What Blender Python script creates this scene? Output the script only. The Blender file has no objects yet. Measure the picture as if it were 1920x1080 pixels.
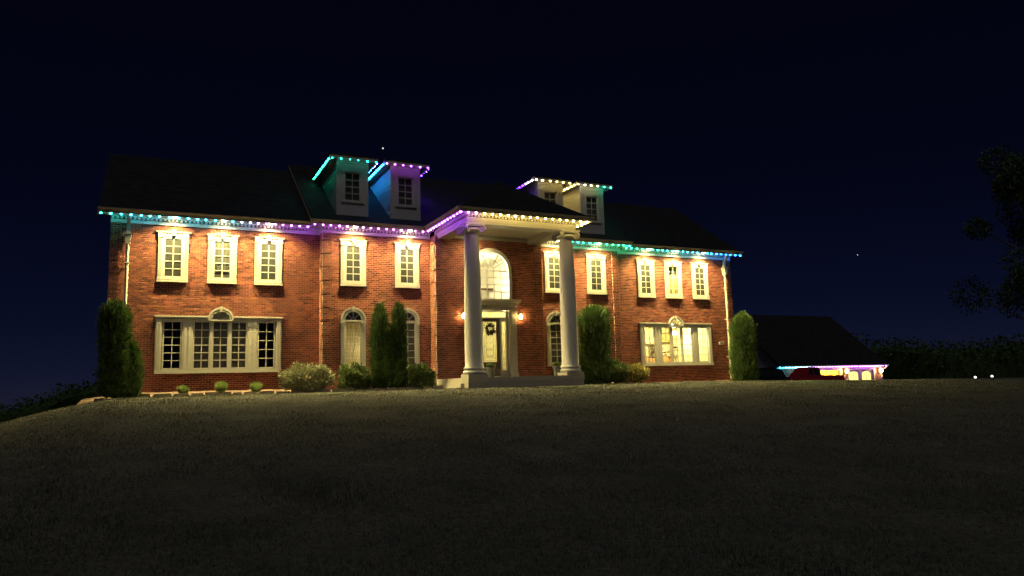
import bpy, math, random
import numpy as np
from mathutils import Vector, Matrix, noise
R = math.radians
rnd = random.Random(7)
scene = bpy.context.scene
C = scene.collection

# ------------------------------------------------------------------ camera
CAM = Vector((-13.278, -30.750, 1.0))
yaw, pitch, roll = R(25.869), R(7.531), R(-1.580)
fw = Vector((math.sin(yaw) * math.cos(pitch), math.cos(yaw) * math.cos(pitch), math.sin(pitch)))
rt = Vector((math.cos(yaw), -math.sin(yaw), 0))
up = rt.cross(fw)
r2 = rt * math.cos(roll) + up * math.sin(roll)
u2 = -rt * math.sin(roll) + up * math.cos(roll)
cam_data = bpy.data.cameras.new('camera')
cam = bpy.data.objects.new('camera', cam_data)
C.objects.link(cam)
cam.matrix_world = Matrix(((r2.x, u2.x, -fw.x, CAM.x), (r2.y, u2.y, -fw.y, CAM.y), (r2.z, u2.z, -fw.z, CAM.z), (0, 0, 0, 1)))
cam_data.sensor_width = 36.0
cam_data.lens = 36.0 * 1385.73 / 1920.0
cam_data.clip_start = 0.05
cam_data.clip_end = 6000.0
scene.camera = cam

# ------------------------------------------------------------------ sky, moon, exposure
MOON_EL, MOON_AZ = R(57), R(203)          # azimuth clockwise from +Y (behind the camera, to its left)
world = bpy.data.worlds.new('World')
scene.world = world
world.use_nodes = True
wn = world.node_tree.nodes
wn.clear()
w_out = wn.new('ShaderNodeOutputWorld')
w_bg = wn.new('ShaderNodeBackground')
w_sky = wn.new('ShaderNodeTexSky')
w_sky.sky_type = 'NISHITA'
w_sky.sun_disc = False
w_sky.sun_elevation = MOON_EL
w_sky.sun_rotation = MOON_AZ
w_sky.altitude = 3000
w_sky.air_density = 0.6
w_sky.dust_density = 0.0
w_sky.ozone_density = 6.0
w_bg.inputs['Strength'].default_value = 0.0020
w_tint = wn.new('ShaderNodeMix')
w_tint.data_type = 'RGBA'
w_tint.blend_type = 'MULTIPLY'
w_tint.inputs[0].default_value = 1.0
w_tint.inputs[7].default_value = (0.85, 0.66, 1.30, 1)
world.node_tree.links.new(w_sky.outputs[0], w_tint.inputs[6])
world.node_tree.links.new(w_tint.outputs[2], w_bg.inputs[0])
world.node_tree.links.new(w_bg.outputs[0], w_out.inputs[0])

moon_data = bpy.data.lights.new('moon', 'SUN')
moon_data.energy = 0.28
moon_data.angle = R(14)
moon_data.color = (1.0, 0.97, 0.93)
moon = bpy.data.objects.new('moon', moon_data)
C.objects.link(moon)
to_moon = Vector((math.sin(MOON_AZ) * math.cos(MOON_EL), math.cos(MOON_AZ) * math.cos(MOON_EL), math.sin(MOON_EL)))
moon.rotation_euler = to_moon.to_track_quat('Z', 'Y').to_euler()
moon.location = (0, 0, 60)

scene.view_settings.view_transform = 'Standard'
scene.view_settings.look = 'None'
scene.view_settings.exposure = 0.0
scene.view_settings.gamma = 1.0
scene.view_settings.use_curve_mapping = False
scene.render.engine = 'CYCLES'
scene.cycles.use_denoising = True
scene.cycles.denoiser = 'OPENIMAGEDENOISE'
scene.cycles.use_light_tree = True
scene.cycles.max_bounces = 6
scene.cycles.diffuse_bounces = 3
scene.cycles.glossy_bounces = 3
scene.cycles.transparent_max_bounces = 12
scene.cycles.volume_bounces = 0
scene.cycles.volume_step_rate = 4.0
scene.cycles.sample_clamp_indirect = 4.0
scene.cycles.caustics_reflective = False
scene.cycles.caustics_refractive = False

# ------------------------------------------------------------------ materials
def new_mat(name):
    m = bpy.data.materials.new(name)
    m.use_nodes = True
    nt = m.node_tree
    b = nt.nodes['Principled BSDF']
    return m, nt, b

def paint(name, col, rough=0.5, var=0.12, scale=3.0, bump=0.0, bscale=40.0, spec=0.5, metal=0.0):
    """plain surface with procedural unevenness of colour and relief"""
    m, nt, b = new_mat(name)
    tc = nt.nodes.new('ShaderNodeTexCoord')
    nz = nt.nodes.new('ShaderNodeTexNoise')
    nz.inputs['Scale'].default_value = scale
    nz.inputs['Detail'].default_value = 6
    nt.links.new(tc.outputs['Object'], nz.inputs['Vector'])
    mr = nt.nodes.new('ShaderNodeMapRange')
    mr.inputs['To Min'].default_value = 1 - var
    mr.inputs['To Max'].default_value = 1 + var
    nt.links.new(nz.outputs['Fac'], mr.inputs['Value'])
    mx = nt.nodes.new('ShaderNodeVectorMath')
    mx.operation = 'SCALE'
    mx.inputs[0].default_value = col
    nt.links.new(mr.outputs['Result'], mx.inputs['Scale'])
    nt.links.new(mx.outputs['Vector'], b.inputs['Base Color'])
    b.inputs['Roughness'].default_value = rough
    b.inputs['Specular IOR Level'].default_value = spec
    b.inputs['Metallic'].default_value = metal
    if bump > 0:
        n2 = nt.nodes.new('ShaderNodeTexNoise')
        n2.inputs['Scale'].default_value = bscale
        n2.inputs['Detail'].default_value = 4
        nt.links.new(tc.outputs['Object'], n2.inputs['Vector'])
        bp = nt.nodes.new('ShaderNodeBump')
        bp.inputs['Strength'].default_value = bump
        bp.inputs['Distance'].default_value = 0.02
        nt.links.new(n2.outputs['Fac'], bp.inputs['Height'])
        nt.links.new(bp.outputs['Normal'], b.inputs['Normal'])
    return m

def emit(name, col, strength):
    m = bpy.data.materials.new(name)
    m.use_nodes = True
    nt = m.node_tree
    nt.nodes.clear()
    o = nt.nodes.new('ShaderNodeOutputMaterial')
    e = nt.nodes.new('ShaderNodeEmission')
    e.inputs['Color'].default_value = (*col, 1)
    e.inputs['Strength'].default_value = strength
    nt.links.new(e.outputs[0], o.inputs[0])
    return m

def foliage(name, c0, c1, trans=0.25, patch=0.0):
    m, nt, b = new_mat(name)
    g = nt.nodes.new('ShaderNodeNewGeometry')
    r = nt.nodes.new('ShaderNodeValToRGB')
    r.color_ramp.elements[0].color = (*c0, 1)
    r.color_ramp.elements[1].color = (*c1, 1)
    nt.links.new(g.outputs['Random Per Island'], r.inputs[0])
    col_out = r.outputs[0]
    if patch > 0:
        pn = nt.nodes.new('ShaderNodeTexNoise')
        pn.inputs['Scale'].default_value = 0.7
        pn.inputs['Detail'].default_value = 8
        pn.inputs['Roughness'].default_value = 0.7
        nt.links.new(g.outputs['Position'], pn.inputs['Vector'])
        pm = nt.nodes.new('ShaderNodeMapRange')
        pm.inputs['From Min'].default_value = 0.3
        pm.inputs['From Max'].default_value = 0.7
        pm.inputs['To Min'].default_value = 1 - patch
        pm.inputs['To Max'].default_value = 1 + patch
        nt.links.new(pn.outputs['Fac'], pm.inputs['Value'])
        ps_ = nt.nodes.new('ShaderNodeVectorMath')
        ps_.operation = 'SCALE'
        nt.links.new(r.outputs[0], ps_.inputs[0])
        nt.links.new(pm.outputs['Result'], ps_.inputs['Scale'])
        col_out = ps_.outputs['Vector']
    nt.links.new(col_out, b.inputs['Base Color'])
    b.inputs['Roughness'].default_value = 0.55
    b.inputs['Specular IOR Level'].default_value = 0.3
    t = nt.nodes.new('ShaderNodeBsdfTranslucent')
    nt.links.new(r.outputs[0], t.inputs['Color'])
    mix = nt.nodes.new('ShaderNodeMixShader')
    mix.inputs[0].default_value = trans
    nt.links.new(b.outputs[0], mix.inputs[1])
    nt.links.new(t.outputs[0], mix.inputs[2])
    nt.links.new(mix.outputs[0], nt.nodes['Material Output'].inputs[0])
    return m

M = {}
def brick_mat():
    m, nt, b = new_mat('brick_clay')
    at = nt.nodes.new('ShaderNodeAttribute')
    at.attribute_name = 'Col'
    tc = nt.nodes.new('ShaderNodeTexCoord')
    nz = nt.nodes.new('ShaderNodeTexNoise')
    nz.inputs['Scale'].default_value = 22
    nz.inputs['Detail'].default_value = 5
    ge = nt.nodes.new('ShaderNodeNewGeometry')
    nt.links.new(ge.outputs['Position'], nz.inputs['Vector'])
    mr = nt.nodes.new('ShaderNodeMapRange')
    mr.inputs['To Min'].default_value = 0.68
    mr.inputs['To Max'].default_value = 1.32
    nt.links.new(nz.outputs['Fac'], mr.inputs['Value'])
    big = nt.nodes.new('ShaderNodeTexNoise')          # weathering in broad patches
    big.inputs['Scale'].default_value = 0.55
    big.inputs['Detail'].default_value = 7
    big.inputs['Roughness'].default_value = 0.62
    nt.links.new(ge.outputs['Position'], big.inputs['Vector'])
    mb2 = nt.nodes.new('ShaderNodeMapRange')
    mb2.inputs['From Min'].default_value = 0.30
    mb2.inputs['From Max'].default_value = 0.70
    mb2.inputs['To Min'].default_value = 0.70
    mb2.inputs['To Max'].default_value = 1.22
    nt.links.new(big.outputs['Fac'], mb2.inputs['Value'])
    mm = nt.nodes.new('ShaderNodeMath')
    mm.operation = 'MULTIPLY'
    nt.links.new(mr.outputs['Result'], mm.inputs[0])
    nt.links.new(mb2.outputs['Result'], mm.inputs[1])
    mx = nt.nodes.new('ShaderNodeVectorMath')
    mx.operation = 'SCALE'
    nt.links.new(at.outputs['Color'], mx.inputs[0])
    nt.links.new(mm.outputs[0], mx.inputs['Scale'])
    nt.links.new(mx.outputs['Vector'], b.inputs['Base Color'])
    b.inputs['Roughness'].default_value = 0.85
    b.inputs['Specular IOR Level'].default_value = 0.25
    bp = nt.nodes.new('ShaderNodeBump')
    bp.inputs['Strength'].default_value = 0.5
    bp.inputs['Distance'].default_value = 0.01
    n2 = nt.nodes.new('ShaderNodeTexNoise')
    n2.inputs['Scale'].default_value = 60
    nt.links.new(tc.outputs['Object'], n2.inputs['Vector'])
    nt.links.new(n2.outputs['Fac'], bp.inputs['Height'])
    nt.links.new(bp.outputs['Normal'], b.inputs['Normal'])
    return m
M['brick'] = brick_mat()

def brick_tex(name):
    m, nt, b = new_mat(name)
    tc = nt.nodes.new('ShaderNodeTexCoord')
    mp = nt.nodes.new('ShaderNodeMapping')
    mp.inputs['Rotation'].default_value = (R(90), 0, R(90))
    bt = nt.nodes.new('ShaderNodeTexBrick')
    bt.inputs['Color1'].default_value = (0.22, 0.075, 0.045, 1)
    bt.inputs['Color2'].default_value = (0.15, 0.05, 0.035, 1)
    bt.inputs['Mortar'].default_value = (0.42, 0.36, 0.29, 1)
    bt.inputs['Scale'].default_value = 1.0
    bt.inputs['Mortar Size'].default_value = 0.006
    bt.inputs['Brick Width'].default_value = 0.22
    bt.inputs['Row Height'].default_value = 0.08
    nt.links.new(tc.outputs['Object'], mp.inputs['Vector'])
    nt.links.new(mp.outputs[0], bt.inputs['Vector'])
    nt.links.new(bt.outputs['Color'], b.inputs['Base Color'])
    b.inputs['Roughness'].default_value = 0.85
    return m
M['brick_side'] = brick_tex('brick_far')

def shingle_mat(name, col):
    m, nt, b = new_mat(name)
    tc = nt.nodes.new('ShaderNodeTexCoord')
    bt = nt.nodes.new('ShaderNodeTexBrick')
    bt.inputs['Color1'].default_value = (col[0] * 1.25, col[1] * 1.25, col[2] * 1.25, 1)
    bt.inputs['Color2'].default_value = (col[0] * 0.7, col[1] * 0.7, col[2] * 0.7, 1)
    bt.inputs['Mortar'].default_value = (col[0] * 0.3, col[1] * 0.3, col[2] * 0.3, 1)
    bt.inputs['Scale'].default_value = 1
    bt.inputs['Brick Width'].default_value = 0.33
    bt.inputs['Row Height'].default_value = 0.14
    bt.inputs['Mortar Size'].default_value = 0.008
    nt.links.new(tc.outputs['Object'], bt.inputs['Vector'])
    nt.links.new(bt.outputs['Color'], b.inputs['Base Color'])
    b.inputs['Roughness'].default_value = 0.85
    b.inputs['Specular IOR Level'].default_value = 0.15
    bp = nt.nodes.new('ShaderNodeBump')
    bp.inputs['Strength'].default_value = 0.6
    bp.inputs['Distance'].default_value = 0.02
    bp.invert = True
    nt.links.new(bt.outputs['Fac'], bp.inputs['Height'])
    nt.links.new(bp.outputs['Normal'], b.inputs['Normal'])
    return m
M['shingle'] = shingle_mat('roof_shingle', (0.026, 0.026, 0.030))
M['mortar'] = paint('mortar', (0.58, 0.47, 0.38), 0.9, 0.15, 8, 0.4, 120)
M['trim'] = paint('trim_paint', (0.56, 0.535, 0.46), 0.42, 0.05, 2.0, 0.08, 30)
M['soffit'] = paint('soffit_vinyl', (0.60, 0.57, 0.50), 0.22, 0.04, 2.0)
M['gap_shade'] = paint('dentil_gap_shade', (0.17, 0.115, 0.08), 0.6, 0.08, 3.0)  # dark backing colour paints in the shade between the dentils
M['gutter'] = paint('gutter_metal', (0.42, 0.36, 0.31), 0.35, 0.05, 4.0)
M['spout'] = paint('downspout_metal', (0.44, 0.41, 0.35), 0.35, 0.05, 4.0)
M['column'] = paint('column_stone', (0.66, 0.64, 0.60), 0.55, 0.08, 2.5, 0.15, 50)
M['concrete'] = paint('porch_concrete', (0.42, 0.38, 0.33), 0.8, 0.18, 3.0, 0.4, 60)
M['ceiling'] = paint('porch_ceiling', (0.74, 0.70, 0.58), 0.5, 0.05, 2.0)
M['siding'] = paint('siding_board', (0.50, 0.48, 0.45), 0.5, 0.06, 3.0)
M['dark_door'] = paint('door_wood', (0.10, 0.075, 0.06), 0.35, 0.2, 6.0)
M['blind'] = paint('blind_slats', (0.062, 0.058, 0.050), 0.6, 0.05, 4.0)
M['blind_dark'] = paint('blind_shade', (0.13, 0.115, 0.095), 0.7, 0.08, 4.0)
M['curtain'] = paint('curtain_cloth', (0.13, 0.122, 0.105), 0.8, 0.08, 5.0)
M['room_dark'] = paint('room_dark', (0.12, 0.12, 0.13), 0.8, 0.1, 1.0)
M['room_light'] = paint('room_plaster', (0.78, 0.72, 0.56), 0.8, 0.04, 1.0)
M['room_warm'] = paint('room_warm_plaster', (0.70, 0.62, 0.30), 0.8, 0.04, 1.0)
M['wood'] = paint('cabinet_wood', (0.46, 0.24, 0.07), 0.4, 0.25, 5.0)
M['dark_wood'] = paint('dark_wood', (0.09, 0.045, 0.025), 0.4, 0.25, 5.0)
M['black_metal'] = paint('black_metal', (0.03, 0.03, 0.03), 0.35, 0.1, 6.0)
M['mulch'] = paint('mulch', (0.11, 0.066, 0.044), 0.95, 0.45, 26.0, 0.8, 70)
M['stone'] = paint('edging_stone', (0.24, 0.19, 0.155), 0.85, 0.3, 7.0, 0.7, 30)
M['pot'] = paint('pot_clay', (0.10, 0.105, 0.11), 0.5, 0.2, 8.0)
M['bark'] = paint('bark', (0.10, 0.07, 0.05), 0.9, 0.3, 10.0, 0.8, 40)
M['plaque'] = paint('plaque_stone', (0.55, 0.44, 0.36), 0.7, 0.08, 8.0)
M['carving'] = paint('plaque_letters', (0.12, 0.09, 0.07), 0.7, 0.08, 8.0)
M['arbor'] = foliage('arborvitae_leaf', (0.026, 0.060, 0.016), (0.095, 0.150, 0.042), 0.15)
M['box'] = foliage('boxwood_leaf', (0.060, 0.095, 0.030), (0.150, 0.190, 0.070))
M['rhodo'] = foliage('pale_shrub_leaf', (0.130, 0.140, 0.080), (0.260, 0.260, 0.160))
M['gold'] = foliage('golden_shrub_leaf', (0.150, 0.130, 0.040), (0.290, 0.240, 0.085))
M['grass'] = foliage('grass_blade', (0.096, 0.100, 0.074), (0.132, 0.135, 0.104), 0.2, 0.55)
M['tuft'] = foliage('tuft_blade', (0.13, 0.20, 0.06), (0.25, 0.31, 0.11), 0.35)
M['sheer'] = foliage('sheer_cloth', (0.50, 0.46, 0.36), (0.50, 0.46, 0.36), 0.55)
M['core'] = paint('crown_core', (0.022, 0.036, 0.014), 0.9, 0.5, 14.0, 1.0, 40)  # dark colour of the hull added inside the evergreen crowns
M['dry'] = foliage('wreath_twig', (0.05, 0.035, 0.02), (0.10, 0.09, 0.04), 0.1)

def glass_mat(name, tint=(1, 1, 1), fac=0.06, rough=0.02):
    m = bpy.data.materials.new(name)
    m.use_nodes = True
    nt = m.node_tree
    nt.nodes.clear()
    o = nt.nodes.new('ShaderNodeOutputMaterial')
    t = nt.nodes.new('ShaderNodeBsdfTransparent')
    t.inputs['Color'].default_value = (*tint, 1)
    g = nt.nodes.new('ShaderNodeBsdfGlossy')
    g.inputs['Roughness'].default_value = rough
    lw = nt.nodes.new('ShaderNodeLayerWeight')        # facing term is the same from both sides of the thin pane
    lw.inputs['Blend'].default_value = 0.5
    pw = nt.nodes.new('ShaderNodeMath')
    pw.operation = 'POWER'
    pw.inputs[1].default_value = 5.0
    nt.links.new(lw.outputs['Facing'], pw.inputs[0])
    fr = nt.nodes.new('ShaderNodeMath')
    fr.operation = 'MULTIPLY_ADD'
    fr.inputs[1].default_value = 0.9
    fr.inputs[2].default_value = 0.06
    nt.links.new(pw.outputs[0], fr.inputs[0])
    mx = nt.nodes.new('ShaderNodeMixShader')
    nt.links.new(fr.outputs[0], mx.inputs[0])
    nt.links.new(t.outputs[0], mx.inputs[1])
    nt.links.new(g.outputs[0], mx.inputs[2])
    nt.links.new(mx.outputs[0], o.inputs[0])
    return m
M['glass'] = glass_mat('window_glass', (0.86, 0.90, 0.88))
M['lamp_glass'] = glass_mat('lantern_glass', (1.0, 0.93, 0.8), rough=0.1)

def ground_mat():
    m, nt, b = new_mat('lawn_ground')
    tc = nt.nodes.new('ShaderNodeTexCoord')
    n1 = nt.nodes.new('ShaderNodeTexNoise')
    n1.inputs['Scale'].default_value = 0.8
    n1.inputs['Detail'].default_value = 9
    n1.inputs['Roughness'].default_value = 0.65
    n2 = nt.nodes.new('ShaderNodeTexNoise')
    n2.inputs['Scale'].default_value = 14
    n2.inputs['Detail'].default_value = 6
    for n in (n1, n2):
        nt.links.new(tc.outputs['Object'], n.inputs['Vector'])
    ad = nt.nodes.new('ShaderNodeMath')
    ad.operation = 'MULTIPLY'
    nt.links.new(n1.outputs['Fac'], ad.inputs[0])
    nt.links.new(n2.outputs['Fac'], ad.inputs[1])
    cr = nt.nodes.new('ShaderNodeValToRGB')
    cr.color_ramp.elements[0].position = 0.12
    cr.color_ramp.elements[0].color = (0.060, 0.063, 0.050, 1)
    cr.color_ramp.elements[1].position = 0.42
    cr.color_ramp.elements[1].color = (0.150, 0.147, 0.122, 1)
    nt.links.new(ad.outputs[0], cr.inputs[0])
    nt.links.new(cr.outputs[0], b.inputs['Base Color'])
    b.inputs['Roughness'].default_value = 0.95
    b.inputs['Specular IOR Level'].default_value = 0.1
    bp = nt.nodes.new('ShaderNodeBump')
    bp.inputs['Strength'].default_value = 1.0
    bp.inputs['Distance'].default_value = 0.06
    nt.links.new(n2.outputs['Fac'], bp.inputs['Height'])
    nt.links.new(bp.outputs['Normal'], b.inputs['Normal'])
    return m
M['lawn'] = ground_mat()

# ------------------------------------------------------------------ mesh helpers
class MB:
    def __init__(s):
        s.v, s.f, s.c = [], [], []
    def add(s, vs, fs, col=None):
        n = len(s.v)
        s.v += [tuple(v) for v in vs]
        s.f += [tuple(i + n for i in f) for f in fs]
        if col is not None:
            s.c += [col] * len(fs)
        return s
    def box(s, x0, x1, y0, y1, z0, z1, col=None):
        vs = [(x0, y0, z0), (x1, y0, z0), (x1, y1, z0), (x0, y1, z0), (x0, y0, z1), (x1, y0, z1), (x1, y1, z1), (x0, y1, z1)]
        return s.add(vs, [(0, 3, 2, 1), (4, 5, 6, 7), (0, 1, 5, 4), (1, 2, 6, 5), (2, 3, 7, 6), (3, 0, 4, 7)], col)
    def prism_y(s, pts, y0, y1):
        """pts: x,z outline counter-clockwise seen from -Y, extruded in y"""
        n = len(pts)
        vs = [(x, y0, z) for x, z in pts] + [(x, y1, z) for x, z in pts]
        fs = [tuple(range(n)), tuple(range(2 * n - 1, n - 1, -1))]
        fs += [(i, i + n, (i + 1) % n + n, (i + 1) % n) for i in range(n)]
        return s.add(vs, fs)
    def prism_x(s, pts, x0, x1):
        """pts: y,z outline extruded in x"""
        n = len(pts)
        vs = [(x0, y, z) for y, z in pts] + [(x1, y, z) for y, z in pts]
        fs = [tuple(range(n - 1, -1, -1)), tuple(range(n, 2 * n))]
        fs += [(i, (i + 1) % n, (i + 1) % n + n, i + n) for i in range(n)]
        return s.add(vs, fs)
    def ring(s, cx, cz, r0, r1, y0, y1, a0=0.0, a1=180.0, n=20):
        """arched band in the xz plane, y0 front"""
        vs, fs = [], []
        for i in range(n + 1):
            a = R(a0 + (a1 - a0) * i / n)
            ca, sa = math.cos(a), math.sin(a)
            vs += [(cx + r0 * ca, y0, cz + r0 * sa), (cx + r1 * ca, y0, cz + r1 * sa), (cx + r1 * ca, y1, cz + r1 * sa), (cx + r0 * ca, y1, cz + r0 * sa)]
        for i in range(n):
            k = 4 * i
            for j in range(4):
                fs.append((k + j, k + (j + 1) % 4, k + 4 + (j + 1) % 4, k + 4 + j))
        fs += [(3, 2, 1, 0), (4 * n, 4 * n + 1, 4 * n + 2, 4 * n + 3)]
        return s.add(vs, fs)
    def lathe(s, prof, cx=0, cy=0, cz=0, n=24, a0=0.0):
        """prof: (r, z) going up"""
        vs, fs = [], []
        for r, z in prof:
            for i in range(n):
                a = a0 + 2 * math.pi * i / n
                vs.append((cx + r * math.cos(a), cy + r * math.sin(a), cz + z))
        for k in range(len(prof) - 1):
            for i in range(n):
                j = (i + 1) % n
                fs.append((k * n + i, k * n + j, (k + 1) * n + j, (k + 1) * n + i))
        fs.append(tuple(range(n - 1, -1, -1)))
        fs.append(tuple((len(prof) - 1) * n + i for i in range(n)))
        return s.add(vs, fs)
    def tube(s, path, rad, n=8):
        path = [Vector(p) for p in path]
        rads = rad if isinstance(rad, (list, tuple)) else [rad] * len(path)
        vs, fs = [], []
        for i, p in enumerate(path):
            d = (path[min(i + 1, len(path) - 1)] - path[max(i - 1, 0)]).normalized()
            a = d.cross(Vector((0, 0, 1)))
            if a.length < 1e-3:
                a = Vector((1, 0, 0))
            a.normalize()
            b = d.cross(a)
            for k in range(n):
                t = 2 * math.pi * k / n
                vs.append(p + (a * math.cos(t) + b * math.sin(t)) * rads[i])
        for i in range(len(path) - 1):
            for k in range(n):
                j = (k + 1) % n
                fs.append((i * n + k, i * n + j, (i + 1) * n + j, (i + 1) * n + k))
        fs.append(tuple(range(n - 1, -1, -1)))
        fs.append(tuple((len(path) - 1) * n + k for k in range(n)))
        return s.add(vs, fs)
    def mesh(s, name, mat, smooth=False):
        me = bpy.data.meshes.new(name)
        me.from_pydata(s.v, [], s.f)
        if s.c:
            at = me.color_attributes.new('Col', 'FLOAT_COLOR', 'CORNER')
            buf = np.empty((len(me.loops), 4), dtype=np.float32)
            k = 0
            for f, c in zip(s.f, s.c):
                buf[k:k + len(f)] = (*c, 1)
                k += len(f)
            at.data.foreach_set('color', buf.ravel())
        if mat is not None:
            me.materials.append(mat)
        if smooth:
            me.polygons.foreach_set('use_smooth', [True] * len(me.polygons))
        me.update()
        return me

def obj(name, data, parent=None, loc=(0, 0, 0), rot=(0, 0, 0)):
    o = bpy.data.objects.new(name, data)
    C.objects.link(o)
    o.location = loc
    o.rotation_euler = rot
    o.parent = parent
    return o

def part(name, mb, mat, parent, loc=(0, 0, 0), smooth=False, kind=None):
    o = obj(name, mb.mesh(name, mat, smooth), parent, loc)
    if kind:
        o['kind'] = kind
    return o

def smooth_by_angle(o, ang=40):
    me = o.data
    me.polygons.foreach_set('use_smooth', [True] * len(me.polygons))
    try:
        me.set_sharp_from_angle(angle=R(ang))
    except Exception:
        pass

def tag(o, label, cat, group=None, kind=None):
    if label:
        o['label'] = label
    if cat:
        o['category'] = cat
    if group:
        o['group'] = group
    if kind:
        o['kind'] = kind
    return o

def empty(name, loc=(0, 0, 0), rz=0):
    o = obj(name, None, None, loc, (0, 0, rz))
    o.empty_display_size = 0.2
    return o

def copy_tree(o, parent=None):
    c = o.copy()
    C.objects.link(c)
    c.parent = parent
    for ch in list(o.children):
        copy_tree(ch, c)
    return c

# ------------------------------------------------------------------ key dimensions (metres)
W, B, E = 14.914, 7.214, 2.574            # half widths: wings, middle block, entrance bay
Y0, Y1, YE = 0.0, -0.531, -1.198          # wall planes
U3, U2, U1, V1, V2 = 9.259, 11.003, 12.765, 5.949, 3.616
ZT, ZB = 7.227, 5.277
ZWALL0, ZWALL1 = 0.70, 7.47
ZG = 7.87                                  # top of gutters
SL = 0.667                                 # roof slope
COURSE, BL = 0.08, 0.22
YR = 5.0                                   # ridge line
DEPTH = 10.6

# ------------------------------------------------------------------ ground
def ground_z(x, y):
    z = 0.94
    if y < -5.0:
        z -= 1.55 * (min(-5.0 - y, 60) / 25.75) ** 1.35
    d = -14.2 - x
    if d > 0:
        z -= 0.14 * min(d, 25) ** 1.35
    d = x - 9.0
    if d > 0:
        z -= 0.0125 * min(d, 90)
    if x > 15.0:                            # falls away to the driveway behind the right end
        t = min(max((x - 15.0) / 3.0, 0), 1)
        k = min(max((x - 38.0) / 2.0, 0), 1)
        q = max(y + 1.0, 0)
        z -= t * min((0.035 + 0.095 * k) * q + max(q - 15.5, 0) * 0.35, 1.35)
    if y > 0 and x < -15:
        z -= 0.05 * min(y, 30)
    z += 0.035 * noise.noise(Vector((x * 0.25, y * 0.25, 0))) * (1 if y < -5 else 0.4)
    return z

def axis(parts):
    out = []
    for a, b, n in parts:
        out += [a + (b - a) * i / n for i in range(n)]
    out.append(parts[-1][1])
    return out
gx = axis([(-900, -80, 8), (-80, -30, 20), (-30, 25, 110), (25, 80, 55), (80, 900, 10)])
gy = axis([(-400, -60, 6), (-60, -36, 12), (-36, 2, 76), (2, 40, 38), (40, 900, 10)])
gv = [(x, y, ground_z(x, y)) for y in gy for x in gx]
nx = len(gx)
gf = [(j * nx + i, j * nx + i + 1, (j + 1) * nx + i + 1, (j + 1) * nx + i) for j in range(len(gy) - 1) for i in range(nx - 1)]
mb = MB()
mb.add(gv, gf)
lawn = obj('lawn', mb.mesh('lawn', M['lawn'], True))
tag(lawn, None, None, None, 'structure')

# planting bed of mulch along the foot of the walls
def bed(name, x0, x1, yb, yf, zb, zf, n):
    mb = MB()
    vs, fs = [], []
    rows = 6
    for i in range(n + 1):
        x = x0 + (x1 - x0) * i / n
        for j in range(rows + 1):
            t = j / rows
            y = yb + (yf - yb) * t
            z = zb + (zf - zb) * t + 0.025 * noise.noise(Vector((x * 3, y * 3, 4)))
            if j == rows:
                z = ground_z(x, y) - 0.06
            if x < -14.3:
                z -= 0.14 * (-14.3 - x) ** 1.35
            vs.append((x, y, z))
    for i in range(n):
        for j in range(rows):
            k = i * (rows + 1) + j
            fs.append((k, k + rows + 1, k + rows + 2, k + 1))
    mb.add(vs, fs)
    o = obj(name, mb.mesh(name, M['mulch'], True))
    return tag(o, None, None, None, 'structure')
bed('planting_bed', -15.6, -B + 0.02, 0.05, -1.80, 1.13, 0.94, 60)
bed('planting_bed', -B, -E - 0.12, Y1 + 0.05, -2.15, 1.08, 0.93, 36)
bed('planting_bed', E + 0.12, B, Y1 + 0.05, -2.1, 1.05, 0.93, 36)
bed('planting_bed', B - 0.02, 15.4, 0.05, -1.7, 0.98, 0.88, 50)

# ------------------------------------------------------------------ the house
house = empty('brick_house', (0, 0, 0))
tag(house, 'wide two-storey red brick house with white trim, columned portico and four dormers', 'house')

BCOLS = [(0.235, 0.078, 0.050), (0.20, 0.062, 0.046), (0.26, 0.095, 0.05), (0.165, 0.05, 0.034), (0.28, 0.10, 0.055),
         (0.215, 0.07, 0.045), (0.19, 0.068, 0.048), (0.245, 0.085, 0.040), (0.13, 0.045, 0.036), (0.225, 0.066, 0.046)]
JOINT = 0.014
candidates = []                            # full bricks of the wing nearest the camera, to be built one by one

def hole_span(h, z):
    """x interval of a hole at height z, or None. h = (xc, half, z0, z1, arch_centre_z or None, radius)"""
    xc, hw, z0, z1, az, ar = h
    if z0 < z < z1:
        return (xc - hw, xc + hw)
    if az is not None and z >= z1 - 1e-6 and z < az + ar:
        if z <= az:
            return (xc - hw, xc + hw)
        w = math.sqrt(max(ar * ar - (z - az) ** 2, 0))
        return (xc - w, xc + w)
    return None

def cut(a, b, spans):
    out = [(a, b)]
    for s in spans:
        nxt = []
        for p, q in out:
            if s[1] <= p or s[0] >= q:
                nxt.append((p, q))
                continue
            if s[0] > p:
                nxt.append((p, s[0]))
            if s[1] < q:
                nxt.append((s[1], q))
        out = nxt
    return out

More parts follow.
